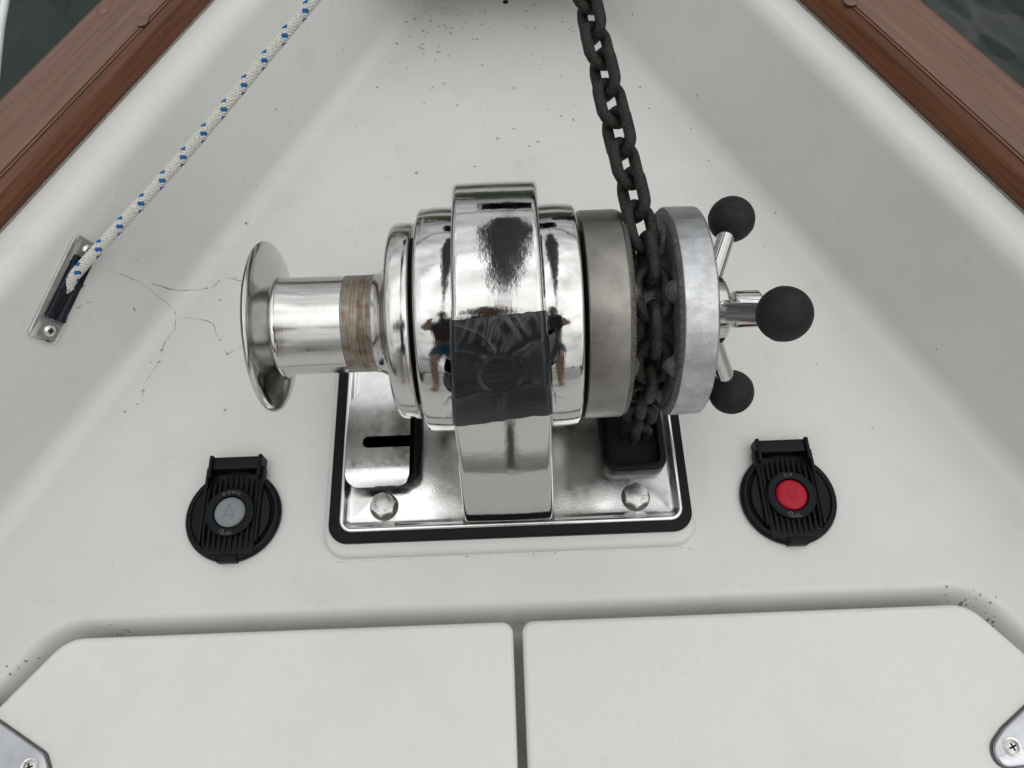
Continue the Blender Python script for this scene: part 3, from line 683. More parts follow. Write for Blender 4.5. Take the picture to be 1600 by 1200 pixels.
# hex bolts holding the plate
def bolt(cx, cy, rot, txt):
    o = lathe('bolt_shadow', [(0, 0.0118), (0.0012, 0.0118), (0.0014, 0.011), (0.0014, 0)], None, n=40)
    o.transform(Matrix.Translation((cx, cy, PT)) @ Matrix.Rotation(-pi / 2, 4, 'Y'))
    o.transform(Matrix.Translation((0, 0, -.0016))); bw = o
    hexl = [(0.0106 * cos(rot + i * pi / 3), 0.0106 * sin(rot + i * pi / 3)) for i in range(6)]
    vs, fs = [], []
    zz0, zz1 = PT - .0012, PT + .0082
    N = 48
    ringz = []
    def hx(a):                                # radius of the hexagon at angle a
        b_ = (a - rot) % (pi / 3) - pi / 6; return 0.0106 * cos(pi / 6) / cos(b_)
    prof = [(1.0, zz0), (1.0, zz1 - .0016)]
    angs = [rot + 2 * pi * i / N for i in range(N)]
    for f_, z in prof: vs += [(cx + hx(a) * cos(a), cy + hx(a) * sin(a), z) for a in angs]
    # chamfered crown: bound by a cone
    vs += [(cx + min(hx(a), .0099) * cos(a), cy + min(hx(a), .0099) * sin(a), zz1 - .0003 - max(0, (hx(a) - .0099)) * .3) for a in angs]
    vs += [(cx + .0090 * cos(a), cy + .0090 * sin(a), zz1) for a in angs]
    for i in range(3):
        for j in range(N): fs.append((i * N + j, i * N + (j + 1) % N, (i + 1) * N + (j + 1) % N, (i + 1) * N + j))
    fs.append(tuple(range(3 * N, 4 * N)))
    bo = part('hex_bolt', mesh('hex_bolt', vs, fs, 25), 'steel_dull', wl)
    part('bolt_shadow', bw, 'seal', bo)  # dark disc added as a shadow outline round the bolt head
    base_m = Matrix.Translation((cx, cy, zz1 + .0001))
    ms = [arc_text(a, 0.0034, 0.0062, mid, 0.42, base_m, .00012) for a, mid in txt]
    part('stamp', join('stamp', ms), 'seal', bo)
    return bo
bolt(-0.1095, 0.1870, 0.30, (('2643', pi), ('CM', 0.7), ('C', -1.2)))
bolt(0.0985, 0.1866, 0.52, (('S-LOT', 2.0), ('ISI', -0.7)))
# chain pipes: raised black collars with dark wells
def collar(x0, x1, y0, y1):
    o_l = rrect(x0, x1, y0, y1, 0.010, 6); i_l = rrect(x0 + .0052, x1 - .0052, y0 + .0052, y1 - .0052, 0.0055, 6)
    c_ = part('chain_pipe', prism_mesh('chain_pipe', o_l, PT - .001, PT + .0125, 0.002, 3, hole=i_l), 'rubber', wl)
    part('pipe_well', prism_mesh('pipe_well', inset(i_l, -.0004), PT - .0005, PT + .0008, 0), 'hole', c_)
    return c_
collar(0.0735, 0.1258, 0.2060, 0.2900)
lc = collar(-0.1330, -0.0790, 0.2030, 0.2900)
# stainless cover lying over the left chain pipe, slotted, with a turned-down front edge
CZ = PT + 0.0165
co = fillet([(-0.1385, 0.2075, .009), (-0.0885, 0.2035, .010), (-0.0862, 0.2360, .001), (-0.0862, 0.2365, .001)], False, 6)
out_c = fillet([(-0.1392, 0.1995, .010), (-0.0868, 0.1995, .010), (-0.0868, 0.2318, .0008), (-0.1262, 0.2318, .0048), (-0.1262, 0.2420, .0048), (-0.0868, 0.2420, .0008), (-0.0868, 0.30, .002), (-0.1210, 0.30, .002), (-0.1225, 0.2890, .004), (-0.1320, 0.2835, .005), (-0.1392, 0.2730, .004)], True, 5)
def cov_z(x, y):
    s = (0.2105 - y) / 0.011
    return -0.0035 * max(0, min(1, s)) ** 1.3 - (0.001 if y > .25 else 0) * 0
bm = bmesh.new()
vv = [bm.verts.new((x, y, 0)) for x, y in out_c]; f = bm.faces.new(vv)
bmesh.ops.triangulate(bm, faces=[f])
for yc in (0.2000, 0.2015, 0.203, 0.2045, 0.206, 0.2075, 0.209, 0.2105, 0.215, 0.23, 0.25, 0.27):
    bmesh.ops.bisect_plane(bm, geom=bm.verts[:] + bm.edges[:] + bm.faces[:], plane_co=(0, yc, 0), plane_no=(0, 1, 0))
ext = bmesh.ops.extrude_face_region(bm, geom=bm.faces[:])
tv = [e for e in ext['geom'] if isinstance(e, bmesh.types.BMVert)]
for v in tv: v.co.z += 0.0022
for v in bm.verts: v.co.z += CZ + cov_z(v.co.x, v.co.y)
bmesh.ops.recalc_face_normals(bm, faces=bm.faces)
me = bpy.data.meshes.new('cover_plate'); bm.to_mesh(me); bm.free(); me.polygons.foreach_set('use_smooth', [True] * len(me.polygons)); me.set_sharp_from_angle(angle=radians(35))
o = part('cover_plate', me, 'steel', wl)
bv = o.modifiers.new('bevel', 'BEVEL'); bv.width = 0.0006; bv.segments = 2; bv.limit_method = 'ANGLE'; bv.angle_limit = radians(50)

# ------------------------------------------------------------------ black tape wrapped over the housing
arc = [0]
for i in range(1, NO): arc.append(arc[-1] + hypot(outl[i][0] - outl[i - 1][0], outl[i][1] - outl[i - 1][1]))
def outl_at(s):
    for i in range(1, NO):
        if arc[i] >= s: break
    t = (s - arc[i - 1]) / (arc[i] - arc[i - 1]); a, b_ = outl[i - 1], outl[i]
    return [a[q] + (b_[q] - a[q]) * t for q in range(4)]
s_bot = arc[NL] + 0.0155                 # just under the bend of the leg
s_top = s_bot + 0.0730
NU, NV = 120, 120
def tape_h(u, v):
    """wrinkle height; u across -1..1 on the face, v 0..1 upward"""
    px, py = u * 0.028, (v - 0.50) * 0.073
    px += .0016 * noise.noise(Vector((px * 45, py * 45, 11))); py += .0016 * noise.noise(Vector((px * 45, py * 45, 17)))
    r = hypot(px, py * 1.06); a = atan2(py, px); h = 0
    r0 = 0.0128
    h += -0.0008 * (1 - sstep(r0 * .80, r0 * 1.1, r)) * (1 + .4 * py / r0) + 0.00042 * math.exp(-abs(r - r0 * 1.05) / .0012) * max(0, .35 - sin(a + .5))
    for (ra, wd, amp, bend) in ((-1.62, .0016, .0020, .05), (-.62, .0030, .0014, .45), (-2.52, .0030, .0016, -.4), (.92, .0024, .0017, -.5), (2.20, .0026, .0018, .55), (1.42, .0012, .0013, -.3), (1.72, .0016, .0011, .5), (-2.98, .0022, .0007, .5)):
        da = (a - ra - bend * (r - r0) / .03 + pi) % (2 * pi) - pi
        d_ = abs(da) * r; w_ = wd + r * .035 * (1 if da > 0 else .55)
        h += amp * math.exp(-d_ / w_) * sstep(r0 * .85, r0 * 1.35, r) * (1 - .35 * sstep(.018, .036, r))
    if v > .74:
        k = sstep(.74, .86, v) * (1 - .7 * sstep(.94, 1.0, v)) * math.exp(-(px / .017) ** 2)
        h += 0.0009 * k * (1 - abs(((px * 130 + .5 * py * 130 * (1 if px > 0 else -1) + .6 * noise.noise(Vector((px * 120, py * 60, 0)))) % 1) * 2 - 1))
    h += 0.00025 * noise.noise(Vector((px * 60, py * 60, 2)))
    if r < r0: h += .00018 * math.exp(-((py - .001 + .05 * px) / .0006) ** 2) - .00012 * math.exp(-((py + .0032) / .0005) ** 2)
    return h * min(1, (1 - abs(u)) * 9 + .15)
vs, fs = [], []
over = 1.42                              # the tape folds round onto both sides
for j in range(NV + 1):
    v = j / NV
    for i in range(NU + 1):
        u = -over + 2 * over * i / NU
        ue = max(-1, min(1, u))
        sb = s_bot + 0.0022 * sin(u * 2.1 + .4) + 0.0011 * noise.noise(Vector((u * 4, 1, 0))) - 0.0018 * u * (-1)
        stp = s_top + 0.0020 * u + 0.0006 * noise.noise(Vector((u * 7, 8, 0)))
        y, z, ny, nz = outl_at(sb + (stp - sb) * v)
        hw = half_w(z) + .0004; ef = 0.0032; flat = hw - ef; x = ue * hw; d = 0
        if abs(x) > flat: e = min(1, (abs(x) - flat) / ef); d = ef * (1 - sqrt(max(0, 1 - e * e)))
        d += .0004 * abs(ue) ** 2
        h = 0.0012 + .7 * tape_h(ue, v)
        fold = max(0, abs(u) - 1) * hw
        fold *= (0.55 + .6 * abs(noise.noise(Vector((v * 5, 3 if u > 0 else 7, 0)))))
        sx = (1 if u > 0 else -1) * (.0006 + .06 * fold) if abs(u) > 1 else 0
        vs.append((WX + x + sx, y - ny * (d + fold - h), z - nz * (d + fold - h)))
for j in range(NV):
    for i in range(NU): a = j * (NU + 1) + i; fs.append((a, a + 1, a + NU + 2, a + NU + 1))
tp = part('tape', mesh('tape', vs, fs, 60), 'tape')
tag(tp, 'wrinkled black adhesive tape stuck over the front of the polished windlass housing', 'tape')
sm = tp.modifiers.new('thickness', 'SOLIDIFY'); sm.thickness = 0.00025; sm.offset = -1
# loose flap of tape on the right and frayed threads at the lower corners
def thread(pts): return tube_mesh('thread', pts, 0.00022, 5)
ths = []
for cx, sgn in ((WX - 0.0335, -1), (WX + 0.0335, 1)):
    for q in range(4):
        y, z, ny, nz = outl_at(s_bot + .002); p = Vector((cx, y + .006, z - .004)); pts = [p.copy()]
        dv = Vector((sgn * random.uniform(.1, .6), random.uniform(-.4, .2), -1)).normalized()
        for k in range(9): dv = (dv + Vector((random.gauss(0, .35), random.gauss(0, .3), random.gauss(0, .3)))).normalized(); p = p + dv * .0014; pts.append(p.copy())
        ths.append(thread(pts))
o = part('loose_threads', join('loose_threads', ths), 'thread', tp); o['kind'] = 'stuff'
for sgn, vmid, sc in ((1, .60, 1.0), (-1, .36, .7)):
    y, z, ny, nz = outl_at(s_bot + .083 * vmid); hw = half_w(z)
    vs, fs = [], []
    for i in range(7):
        for j in range(7):
            a, b_ = i / 6, j / 6 - .5
            ext_ = a * .0085 * sc * (1 - 1.6 * b_ * b_)
            vs.append((WX + sgn * (hw + .0008 + ext_ * .9), y - ny * (.004 + ext_ * .5) + b_ * .020 * sc * (-nz), z - nz * (.004 + ext_ * .5) + b_ * .020 * sc * ny + .001 * sin(5 * a + 6 * b_)))
    for i in range(6):
        for j in range(6): q = i * 7 + j; fs.append((q, q + 1, q + 8, q + 7))
    fo = part('flap', mesh('flap', vs, fs, 60), 'tape', tp); fm = fo.modifiers.new('t', 'SOLIDIFY'); fm.thickness = .0003

# ------------------------------------------------------------------ anchor chain
ch = thing('anchor_chain', (0.0935, AY, AZ), 'dark rusty anchor chain running over the windlass wheel into the black chain pipe', 'chain')
def link_mesh():
    hl, rc_, w_ = 0.0066, 0.0095, 0.0041; pts = []
    for k in range(19): a = -pi / 2 + pi * k / 18; pts.append((hl + rc_ * cos(a), rc_ * sin(a), 0))
    for k in range(19): a = pi / 2 + pi * k / 18; pts.append((-hl + rc_ * cos(a), rc_ * sin(a), 0))
    me = tube_mesh('link', pts, w_, 14, closed=True)
    for v in me.vertices:                  # weld bead half way along one side, slightly worn bows
        if v.co.y > 0.004 and abs(v.co.x) < 0.0022:
            c = Vector((v.co.x, rc_, 0)); v.co = c + (v.co - c) * 1.13
        v.co += Vector((noise.noise(v.co * 300), noise.noise(v.co * 300 + Vector((5, 0, 0))), noise.noise(v.co * 300 + Vector((0, 9, 0))))) * .00045
    return me
LM = link_mesh()
bm = bmesh.new(); bm.from_mesh(LM)
LM.materials.append(M_['chain']); bm.free()
RP = 0.0535
slope = radians(-10.5)
a_in = pi / 2 - slope                      # tangency a little aft of the top
XCH = 0.0942
def chain_pos(s):
    """s=0 at the tangent point; negative runs to the bow; positive wraps aft and down"""
    if s <= 0:
        q = -s
        return Vector((XCH - 0.0005 - 0.135 * max(0, q - .02) - .0, AY + RP * cos(a_in) + q * cos(slope), AZ + RP * sin(a_in) - q * sin(slope)))
    w_ = s / RP; aw = radians(100)
    if w_ <= aw:
        a = a_in + w_; return Vector((XCH + 0.0012 * w_, AY + RP * cos(a), AZ + RP * sin(a)))
    a = a_in + aw; r_ = s - aw * RP; tdir = Vector((0, -sin(a), cos(a)))
    q = Vector((XCH + .0012 * aw, AY + RP * cos(a), AZ + RP * sin(a)))
    bend = min(1, r_ / .05); dirv = (tdir * (1 - .9 * bend) + Vector((.07, 0.02, -1)) * bend).normalized()
    return q + dirv * r_
PITCH = 0.0240
i0 = -15
for k in range(i0, 12):
    s = k * PITCH + 0.006
    p = chain_pos(s); tg = (chain_pos(s + .004) - chain_pos(s - .004)).normalized()
    if p.z < -0.012: continue
    roll = (pi / 2 if k % 2 else 0)
    roll += radians(-32) * sstep(0.0, 0.05, -s) + radians(16) * sstep(.10, .16, s)
    roll += random.gauss(0, .05)
    sidev = Vector((1, 0, 0)) - tg * tg.x; sidev.normalize(); nv = tg.cross(sidev)
    Y_ = sidev * cos(roll) + nv * sin(roll); Z_ = tg.cross(Y_)
    m4 = Matrix((tg, Y_, Z_)).transposed().to_4x4(); m4.translation = p
    o = bpy.data.objects.new('link', LM); COL.objects.link(o); o.parent = ch
    m4.translation = p - Vector(ch.location); o.matrix_local = m4

# ------------------------------------------------------------------ foot switches
def foot_switch(cx, cy, label, btn, word, up):
    t = thing('foot_switch', (cx, cy, 0.0), label, 'foot switch', 'round deck foot switches')
    B = Matrix.Translation((cx, cy, 0))
    def P(name, me, m, par=None): me.transform(B); return part(name, me, m, par or t)
    def zl(prof, n=80, nm='base'):
        me = lathe(nm, prof, None, n=n); me.transform(Matrix.Rotation(-pi / 2, 4, 'Y')); return me
    P('base', zl(fillet([(-.001, .0398), (0.0035, .0400, .001), (0.0062, .0385, .002), (0.0066, .0352, .0008), (0.0052, .0340, .0008), (0.0052, 0)], False, 3)), 'plastic')
    # two crescent pads flanking the strip
    for s in (-1, 1):
        pts = [(s * .0235, -.0235), (s * .0235, .0235)]
        arcp = [(s * .0325 * cos(a), .0325 * sin(a)) for a in np.linspace(.80, -.80, 16)]
        lp = [(s * .0228, .0222)] + [p for p in arcp if abs(p[0]) > .0236] + [(s * .0228, -.0222)]
        P('side_pad', prism_mesh('side_pad', lp, .004, .0084, .0012, 3), 'plastic')
    # ribbed strip down the middle
    def cam(y): return 0.0100 - 0.0028 * (y / .036) ** 2
    xs = np.linspace(-.0205, .0205, 10)
    strip = rrect(-.0215, .0215, -.0345, .0352, .004, 4)
    P('strip', prism_mesh('strip', strip, .004, .0074, .001, 2), 'plastic')
    for x in xs:
        yl = sqrt(max(0, .0362 ** 2 - x * x)) - .003
        vs, fs = [], []; K = 14
        for i in range(K + 1):
            y = -yl + 2 * yl * i / K; zt = cam(y) + .0016 * sstep(0, 1, (1 - abs(2 * i / K - 1)) * 4)
            for (dx_, dz_) in ((-.00125, -.004), (-.00105, -.0004), (-.0006, 0), (.0006, 0), (.00105, -.0004), (.00125, -.004)): vs.append((x + dx_, y, zt + dz_))
        for i in range(K):
            for j in range(5): fs.append((i * 6 + j, i * 6 + j + 1, (i + 1) * 6 + j + 1, (i + 1) * 6 + j))
        fs += [tuple(range(6)), tuple(range(K * 6, K * 6 + 6))]
        P('rib', mesh('rib', vs, fs, 50), 'plastic')
    for s in (-1, 1):
        me = prism_mesh('side_bar', rrect(s * .0233 - .0014, s * .0233 + .0014, -.0245, .0400, .001, 3), .004, .0118, .001, 2); P('side_bar', me, 'plastic')
    # hinge block on the bow side
    hb = P('hinge_block', prism_mesh('hinge_block', rrect(-.0208, .0208, .0375, .0490, .0018, 4), -.001, .0128, .0016, 3), 'plastic')
    for s in (-1, 1): P('hinge_lug', prism_mesh('hinge_lug', rrect(s * .0208 - .0017, s * .0208 + .0017, .0300, .0500, .0012, 3), -.001, .0152, .0012, 3), 'plastic', hb)
    P('latch_tab', prism_mesh('latch_tab', rrect(-.0085, .0085, -.0405, -.0345, .001, 3), .001, .0082, .001, 2), 'plastic')
    rg = P('button_ring', zl(fillet([(.006, .0208), (.0126, .0206, .001), (.0134, .0192, .0008), (.0134, .0140, .0008), (.0112, .0130, .0005), (.0112, 0)], False, 4), 72, 'button_ring'), 'plastic')
    bt = P('button', zl([(.009, .0128), (.0122, .0127), (.0131, .0120), (.0138, .0100), (.0143, .0060), (.0145, 0)], 64, 'button'), btn)
    # engraved arrow outline
    sg = 1 if up else -1
    A = [(-.0046, -.0052), (0, .0066), (.0046, -.0052), (0, -.0024)]
    A = [(x, y * (-1 if up else 1)) for x, y in A]
    ms = []
    for a, b_ in zip(A, A[1:] + A[:1]):
        pts = []
        for k in range(9):
            x = a[0] + (b_[0] - a[0]) * k / 8; y = a[1] + (b_[1] - a[1]) * k / 8; r = hypot(x, y); pts.append((x, y, .01452 - .0005 * (r / .008) ** 2))
        ms.append(tube_mesh('line', pts, .00022, 5))
    P('arrow', join('arrow', ms), 'engrave' if not up else 'engrave_red', bt)
    tb = Matrix.Translation((0, 0, .01345))
    P('lettering', arc_text(word, .0040, .0166, pi / 2 + .0, .255, tb, .00008), 'print', rg)
    mk = [text_mesh('Q', .0050, Matrix.Translation((-.0042, -.0166, .01345)), .00008), text_mesh('uick', .0025, Matrix.Translation((.0012, -.0172, .01345)), .00008),
          prism_mesh('u', [(-.0036, -.0190), (.0046, -.0190), (.0046, -.0186), (-.0036, -.0186)], .0134, .01353)]
    P('logo', join('logo', mk), 'print', rg)
    return t
foot_switch(-0.2385, 0.1880, 'black round foot switch with grey DOWN button, left of the windlass', 'btn_grey', 'DOWN', False)
foot_switch(0.2282, 0.1845, 'black round foot switch with red UP button, right of the windlass', 'btn_red', 'UP', True)

# ------------------------------------------------------------------ fairlead on the left bulwark and the rope through it
FT = Vector((-0.3545, 0.4045, 0.1012)); FBm = Vector((-0.3898, 0.3217, 0.0778))
wn_ = (Vector((-0.34938, 0.40750, 0.09153)) - Vector((-0.35938, 0.40238, 0.11173)))
ux = (FT - FBm).normalized(); FLn = (FT - FBm).length
FM = frame_mtx((FT + FBm) / 2, ux, -wn_)        # local x along the plate, y up the wall, z off the wall
fz = (FM.to_3x3() @ Vector((0, 0, 1)))
if fz.x < 0: FM = frame_mtx((FT + FBm) / 2, ux, wn_); fz = (FM.to_3x3() @ Vector((0, 0, 1)))
fl = thing('fairlead', FM.translation, 'stainless rope fairlead with dark rollers screwed to the left bulwark', 'fairlead')
hl = FLn / 2
o_l = fillet([(-hl, -.0128, .005), (hl, -.0128, .005), (hl, .0128, .005), (-hl, .0128, .005)], True, 6)
i_l = fillet([(-hl + .0200, -.0112, .001), (hl - .0165, -.0112, .001), (hl - .0165, .0070, .001), (-hl + .0200, .0070, .001)], True, 6)
part('plate', prism_mesh('plate', o_l, -.004, .0022, .0008, 2, mtx=FM, hole=i_l), 'steel', fl)
part('pocket', prism_mesh('pocket', inset(i_l, -.0003), -.002, .0009, 0, mtx=FM), 'hole', fl)
def froller(x0, x1, yy, rr=.0066, name='roller'):
    L_ = x1 - x0; pr = [(x0 + L_ * q, rr - .0022 * sin(pi * q) ** .8) for q in np.linspace(0, 1, 16)]
    me = lathe(name, [(x0, 0)] + pr + [(x1, 0)], None, n=32); me.transform(FM @ Matrix.Translation((0, yy, -.0002))); return part(name, me, 'roller', fl)
froller(-hl + .0205, -.0015, .0028, .0048); froller(-.0010, hl - .0170, .0028, .0048); froller(-hl + .0205, .010, -.0082, .0052)
for sx in (-1, 1):
    xs_ = sx * (hl - (.0085 if sx > 0 else .0098))
    part('recess', prism_mesh('recess', rrect(xs_ - .0072, xs_ + .0072, -.0105, .0060, .0006, 2), .0010, .00235, 0, mtx=FM), 'steel_dull', fl)
    screw(FM @ Vector((xs_, -.0025, .0024)), fz, .0048, fl, 'steel', .5, .0020)
# rope: 16 interlaced strands round a core, two of them blue
r0 = FM @ Vector((0.001, -.002, -.003)); r1 = Vector((-0.1507, 0.5624, 0.200)); r2 = Vector((-0.075, 0.632, 0.238))
r_start = r0 - fz * .016 - (r1 - r0).normalized() * .010
ctrl = [r_start, r0 + fz * .001, r0 + (r1 - r0) * .08 + Vector((0, 0, .0015)), r0 + (r1 - r0) * .5 + Vector((0, 0, -.0035)), r1, r1 + (r1 - r0) * .5]
def cat(P, t):
    n = len(P) - 1; i = min(int(t * n), n - 1); f_ = t * n - i
    p0 = P[max(i - 1, 0)]; p1 = P[i]; p2 = P[i + 1]; p3 = P[min(i + 2, n)]
    return 0.5 * ((2 * p1) + (p2 - p0) * f_ + (2 * p0 - 5 * p1 + 4 * p2 - p3) * f_ ** 2 + (3 * p1 - p0 - 3 * p2 + p3) * f_ ** 3)
raw = [cat(ctrl, i / 600) for i in range(601)]
cum = [0]
for a, b_ in zip(raw, raw[1:]): cum.append(cum[-1] + (b_ - a).length)
RL = cum[-1]; DS = 0.00050; NR = int(RL / DS)
cen = np.array([[np.interp(i * DS, cum, [p[q] for p in raw]) for q in range(3)] for i in range(NR)])
tan_ = np.gradient(cen, axis=0); tan_ /= np.linalg.norm(tan_, axis=1)[:, None]
sd_ = np.cross(tan_, [0, 0, 1.0]); sd_ /= np.linalg.norm(sd_, axis=1)[:, None]; nm_ = np.cross(sd_, tan_)
RPIT, NST, RR = 0.0262, 5, 0.0035
def strand(sg, j, off, wide=1.0):
    th = 2 * pi * np.arange(NR) * DS / RPIT
    ang = sg * th + j * 2 * pi / NST + radians(36)
    rad = RR + sg * 0.00055 * np.cos(NST * th)
    e = np.cos(ang)[:, None] * sd_ + np.sin(ang)[:, None] * nm_
    c = cen + e * rad[:, None]
    tt = np.gradient(c, axis=0); tt /= np.linalg.norm(tt, axis=1)[:, None]
    bb = np.cross(e, tt)
    c = c + bb * off
    vs = []
    for q in range(6):
        a = 2 * pi * q / 6; vs.append(c + e * (0.00075 * sin(a)) + bb * (0.00118 * wide * cos(a)))
    V = np.stack(vs, 1).reshape(-1, 3)
    i = np.arange(NR - 1)[:, None] * 6; q = np.arange(6)[None]; q2 = (q + 1) % 6
    F = np.stack([i + q, i + q2, i + 6 + q2, i + 6 + q], -1).reshape(-1, 4)
    return V, F
def strands_mesh(name, lst, wide=1.0):
    Vs, Fs, o = [], [], 0
    for sg, j in lst:
        for off in (-.00108, .00108):
            V, F = strand(sg, j, off * wide, wide); Vs.append(V); Fs.append(F + o); o += len(V)
    V = np.concatenate(Vs); F = np.concatenate(Fs)
    me = bpy.data.meshes.new(name); me.from_pydata(V.tolist(), [], F.tolist()); me.polygons.foreach_set('use_smooth', [True] * len(me.polygons)); me.update(); return me
rp = part('rope', strands_mesh('rope', [(1, j) for j in range(NST) if j != 2] + [(-1, j) for j in range(NST)]), 'rope')
tag(rp, 'white braided rope with blue flecks running from the left fairlead towards the bow', 'rope')
part('tracer_yarn', strands_mesh('tracer_yarn', [(1, 2)], 1.3), 'rope_blue', rp)
part('core', tube_mesh('core', [Vector(c) for c in cen[::12]], 0.0033, 12), 'rope', rp)

# ------------------------------------------------------------------ white line over the water, upper left
wlp = [Vector((-0.7030, 1.10, -0.09)), Vector((-0.6925, 0.98, -0.10)), Vector((-0.688, 0.921, -0.105)), Vector((-0.684, 0.80, -0.13)), Vector((-0.70, 0.6, -0.2)), Vector((-0.75, 0.3, -0.4)), Vector((-0.8, 0.0, -0.9)), Vector((-0.82, -.1, -1.35))]
ml = part('mooring_line', tube_mesh('mooring_line', [cat(wlp, i / 60) for i in range(61)], 0.0055, 12), 'white_cord')
tag(ml, 'white line hanging over the dark water at the upper left corner', 'line')

# ------------------------------------------------------------------ the rest of the bow that the chrome sees: pulpit, coachroof, mast
pu = thing('pulpit', (XC, 1.0, RIMZ + .02), 'stainless tube pulpit round the bow above the wooden rails', 'pulpit')
top = [Vector((XC + x, y, 0.66)) for x, y in ((-.60, .10), (-.50, .30), (-.30, .78), (-.16, 1.16), (0, 1.24), (.16, 1.16), (.30, .78), (.50, .30), (.60, .10))]
part('top_tube', tube_mesh('top_tube', [cat(top, i / 60) for i in range(61)], 0.0125, 12), 'steel', pu)
for x, y, xb, yb in ((-.60, .10, -.585, .12), (.60, .10, .585, .12), (-.24, .95, -.165, .93), (.24, .95, .165, .93)):
    part('leg', tube_mesh('leg', [(XC + xb, yb, RIMZ + .02), (XC + x, y, .66)], 0.0125, 12), 'steel', pu)
cr_o = fillet([(-.85, -3.2, .1), (.85, -3.2, .1), (.55, -1.35, .12), (-.55, -1.35, .12)], True, 6)
co_ = thing('coachroof', (0, -2.3, 0), 'white moulded coachroof aft of the locker lids', 'coachroof')
part('shell', prism_mesh('shell', cr_o, -.05, .36, .06, 5), 'hull', co_)
part('hatch', prism_mesh('hatch', rrect(-.26, .26, -2.1, -1.6, .04), .355, .40, .01), 'plastic', co_)
ma = thing('mast', (0, -2.9, .36), 'grey aluminium mast stepped on the coachroof', 'mast')
part('spar', tube_mesh('spar', [(0, -2.9, .35), (0, -2.9, 12.0)], .085, 20), 'mast', ma)
part('collar', tube_mesh('collar', [(0, -2.9, .36), (0, -2.9, .42)], .11, 20), 'rubber', ma)

fj = thing('furled_jib', (0, 1.2, .35), 'grey furled headsail rolled on the forestay above the bow', 'sail')
M_['sailcloth'] = mat('uv_strip', (0.13, 0.135, 0.145), 0.8, var=0.2, vscale=12)
st0, st1 = Vector((0.015, 1.22, .40)), Vector((0.0, -2.85, 11.7))
part('roll', tube_mesh('roll', [st0 + (st1 - st0) * q for q in (.03, .05, .3, .6, .9)], [.03, .088, .095, .07, .03], 16), 'sailcloth', fj)
part('drum', tube_mesh('drum', [st0 + (st1 - st0) * q for q in (.004, .016)], .075, 20), 'plastic', fj)
part('stay', tube_mesh('stay', [st0, st1], .005, 8), 'steel', fj)
for sx in (-1, 1):
    part('shroud', tube_mesh('shroud', [(sx * 1.35, -3.2, .15), (sx * .55, -2.95, 6.0), (0, -2.9, 11.6)], .005, 8), 'steel', ma)
    part('spreader', tube_mesh('spreader', [(0, -2.9, 6.0), (sx * .55, -2.95, 6.0)], .02, 8), 'mast', ma)

# ------------------------------------------------------------------ the person holding the phone the picture was taken with (seen in the chrome)
M_['skin'] = mat('skin', (0.30, 0.19, 0.145), 0.5, var=0.08, vscale=30)
M_['tee'] = mat('striped_tee', (0.075, 0.045, 0.055), 0.85, var=0.1, vscale=60)
M_['shorts'] = mat('teal_shorts', (0.010, 0.085, 0.13), 0.85, var=0.1, vscale=60)
M_['hair'] = mat('hair', (0.03, 0.022, 0.016), 0.6, var=0.3, vscale=200)
M_['phone'] = mat('phone_glass', (0.01, 0.01, 0.012), 0.15)
PERX = -0.06
pe = thing('person', (PERX, -0.66, 0.005), 'person in dark red tee and teal shorts, mirrored in the polished windlass rings', 'person')
V, E, Rr = [], [], []
def jv(p, r, par=None):
    V.append(Vector(p) + Vector((PERX, 0, 0)) if True else p); Rr.append(r)
    if par is not None: E.append((par, len(V) - 1))
    return len(V) - 1
pel = jv((0, -.72, .84), .125)
wai = jv((0, -.64, .96), .115, pel); che = jv((0, -.53, 1.10), .135, wai); nek0 = jv((0, -.42, 1.22), .075, che); nek = jv((0, -.37, 1.29), .055, nek0)
hd0 = jv((0, -.33, 1.36), .082, nek); hd1 = jv((0, -.29, 1.44), .086, hd0); hd2 = jv((0, -.27, 1.49), .055, hd1)
chin = jv((0, -.235, 1.355), .035, hd0)
for sd in (-1, 1):
    hip = jv((sd * .10, -.71, .78), .095, pel); th_ = jv((sd * .115, -.63, .62), .082, hip); kn = jv((sd * .12, -.54, .45), .058, th_)
    ca = jv((sd * .12, -.60, .30), .054, kn); an = jv((sd * .12, -.66, .09), .036, ca); ft = jv((sd * .125, -.60, .045), .038, an); to = jv((sd * .135, -.49, .030), .028, ft)
    shd = jv((sd * .165, -.45, 1.16), .062, che); ar = jv((sd * .215, -.37, 1.02), .046, shd); el = jv((sd * .245, -.27, .90), .038, ar)
    fo_ = jv((sd * .19, -.18, .80), .036, el); wr = jv((sd * .125, -.085, .715), .025, fo_)
    pm = jv((sd * .105, -.050, .690), .024, wr); pm2 = jv((sd * .098, -.030, .680), .022, pm)
    for q in range(4):
        fx = (q - 1.5) * .017
        base = Vector((sd * (.098 - abs(fx) * .1), -.022 + fx * .45, .676 - fx * .9)); ln = (.036, .042, .040, .031)[q]
        a_ = jv(base, .0088, pm2); b2 = jv(base + Vector((-sd * .012, .014, .0)) * (ln / .036), .0085, a_); c2 = jv(base + Vector((-sd * .036, .018, -.004)) * (ln / .036), .0075, b2)
    tb_ = jv((sd * .098, -.055, .668), .011, pm); tc_ = jv((sd * .076, -.048, .662), .0095, tb_); jv((sd * .056, -.040, .662), .008, tc_)
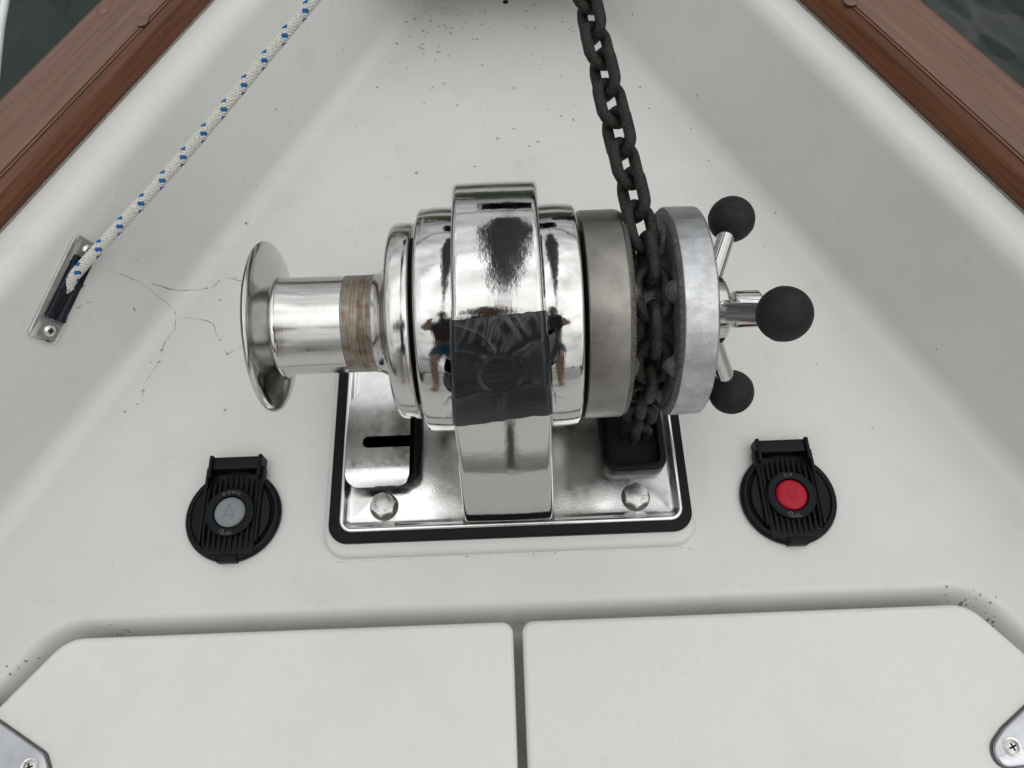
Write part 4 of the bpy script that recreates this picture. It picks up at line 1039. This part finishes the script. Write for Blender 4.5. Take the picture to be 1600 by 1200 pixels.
def build_skin(name, V, E, Rr, m, parent, sub=2, root=0):
    bm = bmesh.new(); lay = bm.verts.layers.skin.verify()
    bv = [bm.verts.new(v) for v in V]
    for a, b_ in E: bm.edges.new((bv[a], bv[b_]))
    for i, v in enumerate(bv): v[lay].radius = (Rr[i], Rr[i]); v[lay].use_root = (i == root)
    me = bpy.data.meshes.new(name); bm.to_mesh(me); bm.free(); me.materials.append(M_[m])
    o = bpy.data.objects.new(name, me); COL.objects.link(o)
    sk = o.modifiers.new('skin', 'SKIN'); sk.use_smooth_shade = True
    ss = o.modifiers.new('sub', 'SUBSURF'); ss.levels = sub; ss.render_levels = sub
    o.parent = parent; o.location = -wloc(parent)
    return o
build_skin('body', V, E, Rr, 'skin', pe)
# shirt and shorts follow the same joints, a little larger
def garment(name, m, joints, edges):
    vv = [Vector(p) + Vector((PERX, 0, 0)) for p, r in joints]; return build_skin(name, vv, edges, [r for p, r in joints], m, pe)
garment('shirt', 'tee', [((0, -.68, .88), .146), ((0, -.61, 1.00), .146), ((0, -.52, 1.11), .152), ((0, -.43, 1.20), .098), ((-.165, -.45, 1.16), .078), ((-.208, -.38, 1.04), .064), ((.165, -.45, 1.16), .078), ((.208, -.38, 1.04), .064)],
        [(0, 1), (1, 2), (2, 3), (2, 4), (4, 5), (2, 6), (6, 7)])
garment('shorts', 'shorts', [((0, -.715, .82), .142), ((0, -.68, .92), .136), ((-.105, -.70, .77), .112), ((-.120, -.60, .55), .104), ((.105, -.70, .77), .112), ((.120, -.60, .55), .104)],
        [(0, 1), (0, 2), (2, 3), (0, 4), (4, 5)])
hd = Vector((PERX, -.292, 1.43))
hair = icos('hair', hd + Vector((0, -.022, .022)), 0.094, 'hair', pe, 3)
for v in hair.data.vertices:
    q = v.co - hd
    v.co += Vector((noise.noise(q * 40), noise.noise(q * 40 + Vector((3, 0, 0))), noise.noise(q * 40 + Vector((0, 3, 0))))) * .008
for sd in (-1, 1):
    e_ = icos('eye', Vector((PERX + sd * .031, -.218, 1.415)), .012, 'white_cord', pe, 2)
    icos('ear', Vector((PERX + sd * .088, -.315, 1.40)), .022, 'skin', pe, 2)
part('nose', lathe('nose', [(0, .004), (.012, .009), (.03, .013), (.038, .009), (.041, 0)], None, c=(PERX, -.212, 1.415), axis=(0, .35, -1), n=16), 'skin', pe)
part('mouth', tube_mesh('mouth', [(PERX - .022, -.206, 1.352), (PERX, -.199, 1.350), (PERX + .022, -.206, 1.352)], .005, 8), 'tee', pe)
# phone, its lens at the camera
PM = Matrix((RT, UPV, -FW)).transposed().to_4x4(); PM.translation = Vector((0, 0, CAMH)) - FW * 0.016 - UPV * 0.022
ph = part('phone', prism_mesh('phone', rrect(-.078, .072, -.038, .036, .010), 0, .0085, .002, 3, mtx=PM), 'phone')
tag(ph, 'dark phone held level in both hands of the mirrored person', 'phone')
